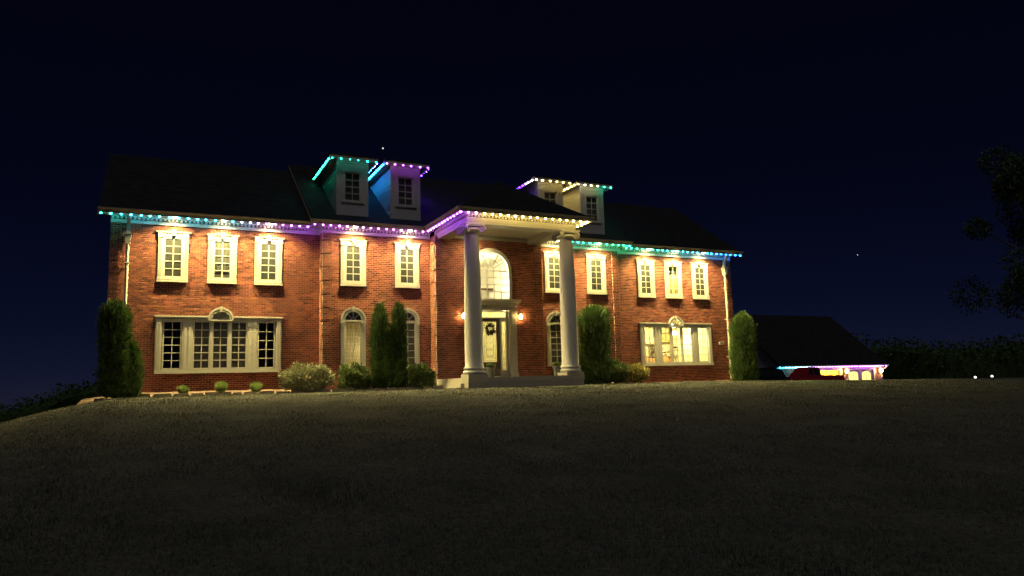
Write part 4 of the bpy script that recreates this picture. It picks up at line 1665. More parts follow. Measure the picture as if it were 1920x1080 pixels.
dormer_strings(3.616, ('gold lights on the front eave of the third dormer', 'violet lights on the side eave of the third dormer'), [(0, WHT), (0.3, GOLD), (1, GOLD)], [(0, WHT), (0.3, VIO), (1, VIO)], 26, 60)
dormer_strings(5.95, ('gold to teal lights on the front eave of the rightmost dormer', 'gold lights on the side eave of the rightmost dormer'), [(0, WHT), (0.55, GOLD), (0.75, TEAL), (1, TEAL)], [(0, GOLD), (1, GOLD)], 34, 70)
light_string('teal lights on the outer side eave of the rightmost dormer', [(5.95 + 1.036, YD - 0.10, ZLD), (5.95 + 1.036, yback_d - 0.25, ZLD)], [(0, TEAL), (1, TEAL)], 100, 0.34, 0.8)
light_string('gold lights on the inner side eave of the third dormer', [(3.616 + 1.036, YD - 0.10, ZLD), (3.616 + 1.036, yback_d - 0.25, ZLD)], [(0, GOLD), (1, GOLD)], 120, 0.34, 0.8)
light_string('violet lights on the inner side eave of the second dormer', [(-3.616 + 1.036, YD - 0.10, ZLD), (-3.616 + 1.036, yback_d - 0.25, ZLD)], [(0, VIO), (1, VIO)], 300, 0.34, 0.8)
light_string('blue-violet lights on the inner side eave of the leftmost dormer', [(-5.95 + 1.036, YD - 0.10, ZLD), (-5.95 + 1.036, yback_d - 0.25, ZLD)], [(0, VIO), (0.3, BLUE), (1, BLUE)], 200, 0.34, 0.8)

# ------------------------------------------------------------------ wall lanterns by the door
sconce_glow = emit('lantern_bulb', (1.0, 0.66, 0.24), 160)
def wall_lantern(x, y, z, label, energy=6500, sc=1.0, group=None, cat='wall lantern'):
    o = empty('wall_lantern', (x, y, z))
    o.scale = (sc, sc, sc)
    tag(o, label, cat, group)
    mb = MB()
    mb.box(-0.06, 0.06, -0.02, 0.0, -0.16, 0.16)
    part('backplate', mb, M['black_metal'], o)
    mb = MB()
    mb.tube([(0, -0.01, 0.10), (0, -0.08, 0.24), (0, -0.15, 0.25), (0, -0.16, 0.19)], 0.012, 8)
    part('arm', mb, M['black_metal'], o)
    mb = MB()
    mb.lathe([(0.055, 0.165), (0.05, 0.18), (0.02, 0.20), (0.01, 0.215)], 0, -0.16, 0, 6)
    part('cap', mb, M['black_metal'], o)
    mb = MB()
    mb.lathe([(0.02, -0.20), (0.06, -0.17), (0.065, -0.15)], 0, -0.16, 0, 6)
    for k in range(6):
        a = k * math.pi / 3
        mb.tube([(0.06 * math.cos(a), -0.16 + 0.06 * math.sin(a), -0.16), (0.11 * math.cos(a), -0.16 + 0.11 * math.sin(a), 0.125)], 0.006, 5)
    part('cage', mb, M['black_metal'], o)
    mb = MB()
    mb.lathe([(0.055, -0.15), (0.10, 0.118)], 0, -0.16, 0, 6)
    part('glass', mb, M['lamp_glass'], o)
    mb = MB()
    mb.lathe([(0.015, -0.12), (0.05, -0.06), (0.06, 0.0), (0.04, 0.06), (0.008, 0.10)], 0, -0.16, 0, 10)
    part('bulb', mb, sconce_glow, o, smooth=True)
    l = lamp('POINT', energy, (1.0, 0.70, 0.28), (0, -0.16, 0.0), o, 0.05)
    return o
wall_lantern(-1.37, YE - 0.003, 4.05, 'glowing wall lantern left of the front door, half behind the column')
wall_lantern(1.37, YE - 0.003, 4.05, 'glowing wall lantern right of the front door')

def porch_downlight(x, y, label):
    o = empty('porch_downlight', (x, y, 7.64))
    tag(o, label, 'downlight')
    obj('trim_ring', dl_trim, o)
    obj('lens', dl_lens, o)
    lamp('SPOT', 620, (1.0, 0.80, 0.34), (0, 0, -0.04), o, 0.05, spot_size=R(160), spot_blend=1.0)
porch_downlight(-0.86, -2.03, 'recessed light in the portico ceiling beside the left capital')

# house number plaque
pq = empty('house_number_plaque', (13.95, -0.01, 2.96))
tag(pq, 'small pale stone address plaque on the brick at the right corner', 'plaque')
mb = MB()
mb.box(-0.17, 0.17, -0.035, 0.0, -0.085, 0.085)
part('tablet', mb, M['plaque'], pq)
mb = MB()
for k in range(4):                             # worn, unreadable digits
    x = -0.105 + k * 0.07
    mb.box(x - 0.02, x + 0.02, -0.042, -0.035, -0.035, 0.035)
part('digits', mb, M['carving'], pq)

# ------------------------------------------------------------------ kitchen behind the lit window
KX = U2
room('room_shell', brw, -2.1, 2.1, 0.12, 5.5, 0.02, 2.6, M['room_warm'])
def thing_mesh(name, mb, mat, label, cat, loc=(0, 0, 0), group=None, smooth=False):
    o = obj(name, mb.mesh(name, mat, smooth), None, loc)
    return tag(o, label, cat, group)
def cabinet(x, y, z, w, h, label):
    o = empty('kitchen_cabinet', (x, y, z))
    tag(o, label, 'cabinet', 'cabinets behind the lit window')
    mb = MB()
    mb.box(-w / 2, w / 2, 0, 0.33, 0, h)
    part('carcass', mb, M['wood'], o)
    for s in (-1, 1):
        mb = MB()
        a, b = sorted((s * 0.01, s * (w / 2 - 0.01)))
        frame_box(mb, a, b, 0.01, h - 0.01, 0.05, -0.022, -0.001)
        mb.box(a + 0.05, b - 0.05, -0.012, -0.001, 0.06, h - 0.06)
        d = part('door', mb, M['wood'], o)
        mb = MB()
        mb.lathe([(0.012, 0), (0.012, 0.04)], s * 0.04, -0.035, 0.06, 8)
        part('knob', mb, M['black_metal'], d)
    return o
cabinet(KX - 0.55, 3.02, BZ0 + 1.05, 0.8, 0.34, 'small brown wall cabinet seen through the left half of the lit window')
cabinet(KX + 0.55, 3.02, BZ0 + 1.30, 0.8, 0.14, 'thin brown wall cabinet seen through the middle of the lit window')
cabinet(KX + 1.62, 3.02, BZ0 + 1.40, 0.8, 0.42, 'larger brown wall cabinet at the right end behind the lit window')
sh = empty('wall_shelf', (KX + 1.15, 3.2, BZ0 + 0.85))
tag(sh, 'dark stacked wall shelves behind the lit window', 'shelf')
for k in range(3):
    mb = MB()
    mb.box(-0.32, 0.32, -0.2, 0.19, 0.2 * k, 0.2 * k + 0.03)
    part('board', mb, M['dark_wood'], sh)
def chair(x, y, rz, label):
    o = empty('kitchen_chair', (x, y, BZ0 + 0.03), rz)
    tag(o, label, 'chair', 'chairs behind the lit window')
    mb = MB()
    mb.box(-0.21, 0.21, -0.21, 0.21, 0.42, 0.46)
    part('seat', mb, M['dark_wood'], o)
    mb = MB()
    for k in range(5):
        x_ = -0.18 + 0.09 * k
        mb.box(x_ - 0.012, x_ + 0.012, 0.185, 0.205, 0.465, 0.92)
    mb.box(-0.21, 0.21, 0.18, 0.21, 0.921, 1.0)
    part('backrest', mb, M['dark_wood'], o)
    for sx in (-1, 1):
        for sy in (-1, 1):
            mb = MB()
            mb.box(sx * 0.18 - 0.018, sx * 0.18 + 0.018, sy * 0.18 - 0.018, sy * 0.18 + 0.018, 0, 0.419)
            part('leg', mb, M['dark_wood'], o)
chair(KX - 0.75, 1.0, 0.4, 'dark slatted chair left of the table behind the lit window')
chair(KX + 0.6, 1.1, 2.8, 'dark slatted chair right of the table behind the lit window')
tb = empty('kitchen_table', (KX - 0.05, 1.3, BZ0 + 0.03))
tag(tb, 'dark round table seen low behind the lit window', 'table')
mb = MB()
mb.lathe([(0.5, 0.70), (0.52, 0.72), (0.5, 0.74)], n=28)
part('tabletop', mb, M['dark_wood'], tb)
mb = MB()
mb.lathe([(0.25, 0.0), (0.08, 0.05), (0.05, 0.3), (0.08, 0.69)], n=14)
part('pedestal', mb, M['dark_wood'], tb)
ct = empty('kitchen_counter', (KX, 2.9, BZ0 + 0.03))
tag(ct, 'pale counter along the back wall behind the lit window', 'counter')
mb = MB()
mb.box(-1.9, 1.9, 0, 0.45, 0, 0.58)
part('base', mb, M['wood'], ct)
mb = MB()
mb.box(-1.95, 1.95, -0.05, 0.46, 0.582, 0.62)
part('worktop', mb, M['trim'], ct)
for k, (x, h, r, mat) in enumerate(((-1.1, 0.28, 0.06, 'dark_wood'), (-0.2, 0.22, 0.09, 'black_metal'), (0.9, 0.3, 0.07, 'pot'), (1.6, 0.24, 0.08, 'wood'))):
    mb = MB()
    mb.lathe([(r * 0.8, 0), (r, h * 0.3), (r * 0.85, h * 0.7), (r * 0.35, h * 0.8), (r * 0.4, h)], n=14)
    thing_mesh('jar', mb, M[mat], 'dark jar on the counter behind the lit window, %s from the left' % ('first', 'second', 'third', 'fourth')[k], 'jar', (KX + x, 3.05, BZ0 + 0.652), 'jars on the kitchen counter', True)
pend_mat = emit('pendant_shade', (1.0, 0.90, 0.62), 14)
def pendant(x, y, z, label, e):
    o = empty('pendant_lamp', (x, y, z))
    tag(o, label, 'pendant lamp', 'pendant lamps behind the lit window')
    mb = MB()
    mb.lathe([(0.16, -0.1), (0.15, 0.0), (0.08, 0.08), (0.02, 0.11)], n=20)
    part('shade', mb, pend_mat, o, smooth=True)
    mb = MB()
    mb.tube([(0, 0, 0.11), (0, 0, 0.5)], 0.006, 6)
    part('cord', mb, M['black_metal'], o)
    l = lamp('POINT', e, (1.0, 0.83, 0.45), (0, 0, -0.16), o, 0.08)
pendant(KX + 0.42, 0.9, BZ0 + 2.14, 'white pendant lamp glaring through the fanlight of the lit window', 330)
pendant(KX + 1.25, 1.7, BZ0 + 1.82, 'white pendant lamp low behind the lit window, right of its middle', 330)

# ------------------------------------------------------------------ plants
def leaf_cloud(mb, n, place, size, aspect, upb, seed):
    """n separate leaf faces; place(rng) -> (point, outward direction)"""
    rg = random.Random(seed)
    for _ in range(n):
        p, d = place(rg)
        d = (Vector(d) + Vector((rg.uniform(-1, 1), rg.uniform(-1, 1), rg.uniform(-1, 1))) * 0.7 + Vector((0, 0, upb))).normalized()
        L = size * rg.uniform(0.6, 1.35)
        q = d.cross(Vector((rg.uniform(-1, 1), rg.uniform(-1, 1), rg.uniform(-1, 1))))
        if q.length < 1e-3:
            continue
        q = q.normalized() * L * aspect * 0.5
        p = Vector(p)
        m = p + d * L * 0.5
        mb.v += [tuple(p), tuple(m + q), tuple(p + d * L), tuple(m - q)]
        k = len(mb.v) - 4
        mb.f.append((k, k + 1, k + 2, k + 3))
    return mb

def column_crown(cx, cy, z0, z1, R0, seed, n=15000, top=0.35, size=0.13, lean=(0, 0)):
    """upright crown of flat fan-shaped sprays, each a handful of leaf faces"""
    mb = MB()
    rg = random.Random(seed)
    off = Vector((seed * 3.1, seed * 1.7, 0))
    def prof(t):
        if t < 0.12:
            return 0.80 + 0.2 * t / 0.12
        if t > 1 - top:
            k = (t - 1 + top) / top
            return max(1 - k ** 2.8, 0.05)
        return 1.0
    for _ in range(n // 8):
        t = rg.random() ** 0.92
        a = rg.uniform(0, 2 * math.pi)
        ca, sa = math.cos(a), math.sin(a)
        nz = noise.noise(Vector((ca * 1.5, sa * 1.5, t * 5)) + off)
        nz2 = noise.noise(Vector((ca * 4, sa * 4, t * 12)) + off)
        r = R0 * prof(t) * (1 + 0.22 * nz + 0.30 * nz2) * (0.50 + 0.46 * math.sqrt(rg.random()))
        z = z0 + (z1 - z0) * t * (1 + 0.04 * nz)
        base = Vector((cx + r * ca + lean[0] * t, cy + r * sa + lean[1] * t, z - 0.12))
        d = Vector((ca * 0.55 + rg.gauss(0, 0.22), sa * 0.55 + rg.gauss(0, 0.22), 0.9 + rg.gauss(0, 0.2))).normalized()
        side = d.cross(Vector((rg.uniform(-1, 1), rg.uniform(-1, 1), rg.uniform(-0.3, 0.3)))).normalized()
        L = size * rg.uniform(1.3, 2.5)
        for k in range(8):
            u = k / 7
            s_ = -1 if k % 2 else 1
            p = base + d * (L * u * 0.75)
            ld = (d * 0.8 + side * s_ * (0.75 - 0.5 * u)).normalized()
            ll = size * (0.75 - 0.35 * u) * rg.uniform(0.8, 1.2)
            q = (ld.cross(d.cross(side))).normalized() * ll * 0.17
            m = p + ld * ll * 0.5
            mb.v += [tuple(p), tuple(m + q), tuple(p + ld * ll), tuple(m - q)]
            i = len(mb.v) - 4
            mb.f.append((i, i + 1, i + 2, i + 3))
    return mb

def arborvitae(label, stems, zb):
    x = sum(s[0] for s in stems) / len(stems)
    y = sum(s[1] for s in stems) / len(stems)
    o = empty('arborvitae', (x, y, zb))
    tag(o, label, 'evergreen', 'columnar evergreens along the front of the house')
    for k, (sx, sy, z0, z1, r, seed, n, top, lean) in enumerate(stems):
        cr = column_crown(sx - x, sy - y, z0 - zb, z1 - zb, r, seed, int(n * 1.5), top, 0.15, lean)
        part('crown', cr, M['arbor'], o)
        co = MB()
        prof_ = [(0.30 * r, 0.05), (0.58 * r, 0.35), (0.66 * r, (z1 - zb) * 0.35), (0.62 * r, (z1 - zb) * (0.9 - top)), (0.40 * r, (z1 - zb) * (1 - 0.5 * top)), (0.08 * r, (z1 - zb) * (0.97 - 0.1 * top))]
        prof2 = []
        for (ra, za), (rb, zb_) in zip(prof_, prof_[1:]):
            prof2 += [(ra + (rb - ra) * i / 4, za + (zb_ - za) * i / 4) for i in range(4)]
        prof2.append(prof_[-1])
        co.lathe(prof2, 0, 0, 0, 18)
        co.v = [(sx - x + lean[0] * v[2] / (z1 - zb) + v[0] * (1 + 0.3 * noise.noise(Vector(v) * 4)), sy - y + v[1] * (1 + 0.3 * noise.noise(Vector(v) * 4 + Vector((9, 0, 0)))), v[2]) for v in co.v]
        part('dark_core', co, M['core'], o)  # opaque hull added to stop light passing, keeps the crown front dark
        tr = MB()
        tr.tube([(sx - x, sy - y, -0.15), (sx - x + lean[0] * 0.5, sy - y, (z1 - zb) * 0.5), (sx - x + lean[0], sy - y, (z1 - zb) * 0.90)], [0.09, 0.06, 0.015], 8)
        part('trunk', tr, M['bark'], o)
arborvitae('large rounded dark evergreen at the left corner of the house', [(-14.45, -2.1, 1.05, 4.22, 0.42, 3, 15000, 0.22, (-0.14, 0)), (-14.02, -1.9, 1.0, 2.85, 0.28, 5, 7000, 0.6, (0.0, 0))], 0.9)
arborvitae('twin-stemmed evergreen between the two arched windows left of the portico', [(-5.10, -1.55, 1.12, 4.42, 0.31, 11, 10000, 0.55, (0.0, 0)), (-4.38, -1.6, 1.12, 4.46, 0.28, 12, 9000, 0.55, (0.06, 0)), (-4.80, -1.7, 1.1, 2.5, 0.44, 14, 8000, 0.7, (0, 0))], 0.92)
arborvitae('broad evergreen with a flat top just right of the portico', [(5.05, -1.55, 1.0, 4.55, 0.68, 21, 20000, 0.14, (0, 0))], 0.93)
arborvitae('bright green evergreen at the right corner of the house', [(14.2, -1.3, 0.9, 4.40, 0.62, 31, 17000, 0.32, (0.12, 0))], 0.85)

def shrub(name, label, x, y, zb, rx, ry, h, mat, seed, n, size, aspect=0.5, flat=False, group=None, stems=7, upb=0.3):
    o = empty(name, (x, y, zb))
    tag(o, label, 'shrub', group)
    mb = MB()
    off = Vector((seed * 2.3, seed * 0.9, seed))
    def place(rg):
        while True:
            u, v, w = rg.uniform(-1, 1), rg.uniform(-1, 1), rg.uniform(0, 1)
            e = 3.2 if flat else 2.2
            d = (abs(u) ** e + abs(v) ** e + abs(2 * w - 1 if not flat else w) ** e) ** (1 / e)
            lim = 0.92 + 0.28 * noise.noise(Vector((u * 2, v * 2, w * 3)) + off) + 0.12 * noise.noise(Vector((u * 6, v * 6, w * 7)) + off)
            if d < lim and d > lim * 0.45:
                break
        return (u * rx, v * ry, 0.06 + w * h * 0.95), (u, v, (w - 0.35) * 1.5)
    leaf_cloud(mb, n, place, size, aspect, upb, seed)
    part('foliage', mb, mat, o)
    rg = random.Random(seed)
    tr = MB()
    for k in range(stems):
        a = rg.uniform(0, 6.28)
        r = rg.uniform(0.3, 0.75)
        tr.tube([(0.08 * math.cos(a), 0.08 * math.sin(a), -0.08), (rx * r * 0.5 * math.cos(a), ry * r * 0.5 * math.sin(a), h * 0.4), (rx * r * math.cos(a), ry * r * math.sin(a), h * rg.uniform(0.7, 0.9))], [0.02, 0.014, 0.005], 5)
    part('stem', tr, M['bark'], o)
    return o
shrub('shrub', 'wide pale grey-green shrub right of the left big window', -7.98, -1.75, 0.92, 1.02, 0.75, 1.12, M['rhodo'], 41, 4200, 0.13, 0.42)
shrub('shrub', 'clipped boxy shrub under the left arched window', -6.18, -1.75, 0.92, 0.60, 0.55, 1.10, M['box'], 42, 6500, 0.085, 0.55, True)
shrub('shrub', 'clipped boxy shrub between the twin evergreen and the portico', -3.50, -1.75, 0.92, 0.58, 0.55, 1.08, M['box'], 43, 6200, 0.085, 0.55, True)
shrub('shrub', 'small dark green shrub beside the broad evergreen', 6.15, -1.6, 0.92, 0.52, 0.5, 1.15, M['box'], 44, 4200, 0.085, 0.55)
shrub('shrub', 'golden shrub left of the lit big window', 7.25, -1.5, 0.90, 0.72, 0.6, 0.95, M['gold'], 45, 3600, 0.10, 0.5)

def tuft(x, y, zb, r, h, seed, label):
    o = empty('tuft_shrub', (x, y, zb))
    tag(o, label, 'shrub', 'small round shrubs in the left bed')
    mb = MB()
    rg = random.Random(seed)
    for k in range(900):
        a, t = rg.uniform(0, 6.28), math.sqrt(rg.random())
        b = Vector((r * 0.45 * t * math.cos(a), r * 0.45 * t * math.sin(a), 0.0))
        e = Vector((r * t * math.cos(a), r * t * math.sin(a), h * (1.02 - 0.30 * t * t) * rg.uniform(0.35, 1.08)))
        d = e - b
        q = Vector((-math.sin(a), math.cos(a), 0)) * 0.011
        m = b + d * 0.6 + Vector((0, 0, h * 0.08))
        mb.v += [tuple(b), tuple(m + q), tuple(e), tuple(m - q)]
        k4 = len(mb.v) - 4
        mb.f.append((k4, k4 + 1, k4 + 2, k4 + 3))
    part('foliage', mb, M['tuft'], o)
    mb = MB()
    mb.tube([(0, 0, -0.06), (0.01, 0, h * 0.4)], [0.02, 0.008], 6)
    part('stem', mb, M['bark'], o)
tuft(-12.32, -1.5, 1.00, 0.26, 0.36, 51, 'smallest round tuft shrub, nearest the left corner evergreen')
tuft(-11.05, -1.5, 1.00, 0.28, 0.50, 52, 'middle one of three round tuft shrubs under the left big window')
tuft(-9.83, -1.5, 1.00, 0.29, 0.44, 53, 'round tuft shrub nearest the wide pale shrub')

# stone edging of the left bed
edge = empty('stone_edging', (-10, -1.9, 0.93))
tag(edge, 'low row of rough edging stones along the left planting bed', 'edging')
x = -15.1
rg = random.Random(5)
while x < -3.0:
    L = rg.uniform(0.30, 0.62)
    y = -1.86 if x < -8.6 else -1.86 - 0.36 * min((x + 8.6) / 1.4, 1)
    y += 0.10 * math.sin(x * 0.9) + rg.uniform(-0.03, 0.03)
    zc = ground_z(x, y)
    mb = MB()
    h, w = rg.uniform(0.09, 0.14), rg.uniform(0.16, 0.24)
    vs = []
    for sx, sy, sz in ((-1, -1, 0), (1, -1, 0), (1, 1, 0), (-1, 1, 0), (-1, -1, 1), (1, -1, 1), (1, 1, 1), (-1, 1, 1)):
        k = 0.86 if sz else 1.0
        vs.append((sx * L / 2 * k + rg.uniform(-0.02, 0.02), sy * w / 2 * k + rg.uniform(-0.02, 0.02), -0.08 if not sz else h + rg.uniform(-0.015, 0.015)))
    mb.add(vs, [(0, 3, 2, 1), (4, 5, 6, 7), (0, 1, 5, 4), (1, 2, 6, 5), (2, 3, 7, 6), (3, 0, 4, 7)])
    s_ = part('stone', mb, M['stone'], edge, (x + L / 2 + 10, y + 1.9, zc - 0.93))
    s_.rotation_euler = (0, 0, rg.uniform(-0.12, 0.12))
    x += L + 0.03

# porch planters
def planter(x, y, label, h, seed):
    o = empty('porch_planter', (x, y, 1.352))
    tag(o, label, 'planter', 'planters on the porch')
    mb = MB()
    mb.lathe([(0.13, 0.0), (0.135, 0.03), (0.15, 0.2), (0.175, 0.34), (0.20, 0.36), (0.20, 0.41), (0.17, 0.41), (0.165, 0.36)], n=24)
    p = part('pot', mb, M['pot'], o)
    smooth_by_angle(p)
    mb = MB()
    mb.lathe([(0.164, 0.355), (0.16, 0.375)], n=20)
    part('soil', mb, M['mulch'], o)
    mb = MB()
    rg = random.Random(seed)
    for k in range(260):
        a, t = rg.uniform(0, 6.28), rg.random() ** 0.6
        b = Vector((0.10 * t * math.cos(a), 0.10 * t * math.sin(a), 0.37))
        e = Vector(((0.12 + 0.2 * t) * math.cos(a) * t, (0.12 + 0.2 * t) * math.sin(a) * t, 0.38 + h * rg.uniform(0.45, 1.0) * (1 - 0.35 * t)))
        q = Vector((-math.sin(a), math.cos(a), 0)) * 0.016
        m = b.lerp(e, 0.6) + Vector((0, 0, 0.03))
        mb.v += [tuple(b), tuple(m + q), tuple(e), tuple(m - q)]
        k4 = len(mb.v) - 4
        mb.f.append((k4, k4 + 1, k4 + 2, k4 + 3))
    part('plant', mb, M['box'], o)
planter(-1.17, -3.6, 'dark pot with sparse spiky plant beside the left column', 0.24, 61)
planter(1.88, -3.6, 'dark pot with full leafy plant beside the right column', 0.28, 62)

# ------------------------------------------------------------------ garage on the right
GY, GXL, GXR, GZF, GZE = 18.0, 35.9, 49.6, -0.75, 2.08
gar = empty('garage', (43, GY, GZF))
tag(gar, 'low detached brick garage with lit doors and steep dark roof beyond the lawn', 'garage')
gw = MB()
ox, oy, oz = -43, 0, -GZF
def gbox(mb, x0, x1, y0, y1, z0, z1):
    mb.box(x0 - 43, x1 - 43, y0 - GY, y1 - GY, z0 - GZF, z1 - GZF)
D1, D2 = (40.55, 43.75), (44.75, 48.2)
for a, b in ((GXL + 0.3, D1[0]), (D1[1], D2[0]), (D2[1], GXR - 0.3)):
    gbox(gw, a, b, GY, GY + 0.25, GZF, GZE - 0.15)
gbox(gw, D1[0], D1[1], GY, GY + 0.25, 1.62, GZE - 0.15)
gbox(gw, D2[0], D2[1], GY, GY + 0.25, 1.62, GZE - 0.15)
gbox(gw, GXL + 0.3, GXL + 0.55, GY + 0.25, GY + 9, GZF, GZE - 0.15)
gbox(gw, GXR - 0.55, GXR - 0.3, GY + 0.25, GY + 9, GZF, GZE - 0.15)
gbox(gw, GXL + 0.55, GXR - 0.55, GY + 8.75, GY + 9, GZF, GZE - 0.15)
gm, gnt, gb = new_mat('garage_brick')
bt = gnt.nodes.new('ShaderNodeTexBrick')
tcn = gnt.nodes.new('ShaderNodeTexCoord')
mpn = gnt.nodes.new('ShaderNodeMapping')
mpn.inputs['Rotation'].default_value = (R(90), 0, 0)
gnt.links.new(tcn.outputs['Object'], mpn.inputs[0])
gnt.links.new(mpn.outputs[0], bt.inputs['Vector'])
bt.inputs['Color1'].default_value = (0.22, 0.075, 0.045, 1)
bt.inputs['Color2'].default_value = (0.16, 0.05, 0.035, 1)
bt.inputs['Mortar'].default_value = (0.4, 0.34, 0.28, 1)
bt.inputs['Scale'].default_value = 1
bt.inputs['Brick Width'].default_value = 0.22
bt.inputs['Row Height'].default_value = 0.08
bt.inputs['Mortar Size'].default_value = 0.006
gnt.links.new(bt.outputs['Color'], gb.inputs['Base Color'])
gb.inputs['Roughness'].default_value = 0.85
part('wall', gw, gm, gar)
gt = MB()
for a, b in (D1, D2):
    gbox(gt, a - 0.22, a - 0.001, GY - 0.06, GY - 0.002, GZF, 1.80)
    gbox(gt, b + 0.001, b + 0.22, GY - 0.06, GY - 0.002, GZF, 1.80)
    gbox(gt, a, b, GY - 0.06, GY - 0.002, 1.60, 1.80)
gbox(gt, GXL + 0.1, GXR - 0.1, GY - 0.05, GY - 0.002, 1.82, GZE - 0.12)
gbox(gt, GXR - 0.5, GXR - 0.29, GY - 0.06, GY - 0.002, GZF, 1.80)
part('trim', gt, M['trim'], gar)
gd = MB()
gbox(gd, D2[0], D2[1], GY + 0.08, GY + 0.12, GZF, 0.42)
for k in range(4):
    z = GZF + k * 0.36
    gbox(gd, D2[0] + 0.1, D2[1] - 0.1, GY + 0.06, GY + 0.08, z + 0.05, z + 0.31)
hole = []
gx_c = [(D2[0] + 0.25 * (D2[1] - D2[0])), (D2[0] + 0.75 * (D2[1] - D2[0]))]
gbox(gd, D2[0], gx_c[0] - 0.62, GY + 0.08, GY + 0.12, 0.42, 1.60)
gbox(gd, gx_c[0] + 0.62, gx_c[1] - 0.62, GY + 0.08, GY + 0.12, 0.42, 1.60)
gbox(gd, gx_c[1] + 0.62, D2[1], GY + 0.08, GY + 0.12, 0.42, 1.60)
gbox(gd, gx_c[0] - 0.62, gx_c[0] + 0.62, GY + 0.08, GY + 0.12, 0.42, 0.62)
gbox(gd, gx_c[1] - 0.62, gx_c[1] + 0.62, GY + 0.08, GY + 0.12, 0.42, 0.62)
for c_ in gx_c:                                  # spandrels above the arched lights
    N = 10
    for i in range(N):
        a0, a1 = -0.62 + 1.24 * i / N, -0.62 + 1.24 * (i + 1) / N
        am = (a0 + a1) / 2
        zt = 1.15 + 0.30 * math.sqrt(max(1 - (am / 0.62) ** 2, 0))
        gbox(gd, c_ + a0, c_ + a1, GY + 0.08, GY + 0.12, zt, 1.60)
gdo = part('garage_door', gd, M['siding'], gar)
gdo['label'] = 'closed garage door with two lit arched lights'
lit_pane = emit('garage_pane', (1.0, 0.86, 0.22), 1.6)
for c_ in gx_c:
    mb = MB()
    gbox(mb, c_ - 0.62, c_ + 0.62, GY + 0.13, GY + 0.14, 0.62, 1.46)
    p = part('lit_pane', mb, lit_pane, gdo)
    mb = MB()
    gbox(mb, c_ - 0.015, c_ + 0.015, GY + 0.09, GY + 0.125, 0.62, 1.46)
    gbox(mb, c_ - 0.62, c_ + 0.62, GY + 0.092, GY + 0.123, 1.03, 1.06)
    part('muntin', mb, M['siding'], gdo)
# open bay with a lit interior
mb = MB()
gbox(mb, D1[0] - 0.3, D1[1] + 0.3, GY + 5.0, GY + 5.1, GZF, 1.9)
gbox(mb, D1[0] - 0.4, D1[0] - 0.3, GY + 0.26, GY + 5.0, GZF, 1.9)
gbox(mb, D1[1] + 0.3, D1[1] + 0.4, GY + 0.26, GY + 5.0, GZF, 1.9)
gbox(mb, D1[0] - 0.4, D1[1] + 0.4, GY + 0.26, GY + 5.1, 1.901, 1.95)
part('bay_lining', mb, paint('bay_paint', (0.75, 0.62, 0.10), 0.8, 0.05), gar)
lamp('POINT', 2000, (1.0, 0.75, 0.14), ((D1[0] + D1[1]) / 2 - 43, 2.2, 1.5 - GZF), gar, 0.15)
# roof
zr = GZE + 0.83 * 6.2
for pts in ([(GXL, GY - 0.5, GZE), (GXR, GY - 0.5, GZE), (GXR, GY + 5.7, zr), (GXL, GY + 5.7, zr)], [(GXR, GY + 11.9, GZE), (GXL, GY + 11.9, GZE), (GXL, GY + 5.7, zr), (GXR, GY + 5.7, zr)]):
    o = slab([(p[0] - 43, p[1] - GY, p[2] - GZF) for p in pts], 0.08, 'roof', M['shingle'], gar)
for x in (GXL + 0.45, GXR - 0.45):
    mb = MB()
    vs = [(x - 43 + d, y - GY, z - GZF) for d in (-0.1, 0.1) for y, z in ((GY + 0.1, GZE - 0.1), (GY + 9, GZE - 0.1), (GY + 9, GZE + 1.5), (GY + 5.7, zr - 0.2))]
    mb.add(vs, [(3, 2, 1, 0), (4, 5, 6, 7), (0, 1, 5, 4), (1, 2, 6, 5), (2, 3, 7, 6), (3, 0, 4, 7)])
    part('gable_wall', mb, M['siding'], gar)
mb = MB()
gbox(mb, GXL, GXR, GY - 0.56, GY - 0.5, GZE - 0.14, GZE - 0.01)
part('fascia', mb, M['trim'], gar)
mb = MB()
gbox(mb, GXL + 0.05, GXR - 0.05, GY - 0.5, GY + 0.02, GZE - 0.12, GZE - 0.10)
part('soffit', mb, M['soffit'], gar)
mb = MB()                                        # downspout elbow at the right end
mb.tube([(GXR - 43 + 0.1, -0.62, GZE - 0.08 - GZF), (GXR - 43 - 0.15, -0.5, GZE - 0.25 - GZF), (GXR - 43 - 0.35, -0.12, GZE - 0.55 - GZF), (GXR - 43 - 0.38, -0.10, 0.05)], 0.06, 8)
part('downspout', mb, M['spout'], gar)
mb = MB()                                        # pale triangle painting in the lit patch of the left gable wall
vs = [(GXL + 0.28 - 43, 4.6 + k, 3.2 - GZF) for k in (0, 2.2)] + [(GXL + 0.28 - 43, 5.7, 4.3 - GZF)]
vs += [(x + 0.06, y, z) for x, y, z in vs]
mb.add(vs, [(0, 2, 1), (3, 4, 5), (0, 1, 4, 3), (1, 2, 5, 4), (2, 0, 3, 5)])
part('gable_lit_patch', mb, M['trim'], gar)
light_string('blue to violet light string along the garage eave', [(GXL + 0.1, GY - 0.42, GZE - 0.125), (GXR - 0.1, GY - 0.42, GZE - 0.125)],
             [(0, CYAN), (0.22, mixc(CYAN, WHT, 0.3)), (0.32, PINK), (0.7, mixc(PINK, PURP, 0.4)), (1, mixc(PURP, PINK, 0.4))], 60, 0.36, 1.4)
for x, t in ((39.9, 'left of the open bay'), (44.25, 'between the two doors'), (48.85, 'at the right corner')):
    wall_lantern(x, GY - 0.07, 1.50, 'bright wall lantern on the garage ' + t, 4200, 1.8, 'wall lanterns on the garage')

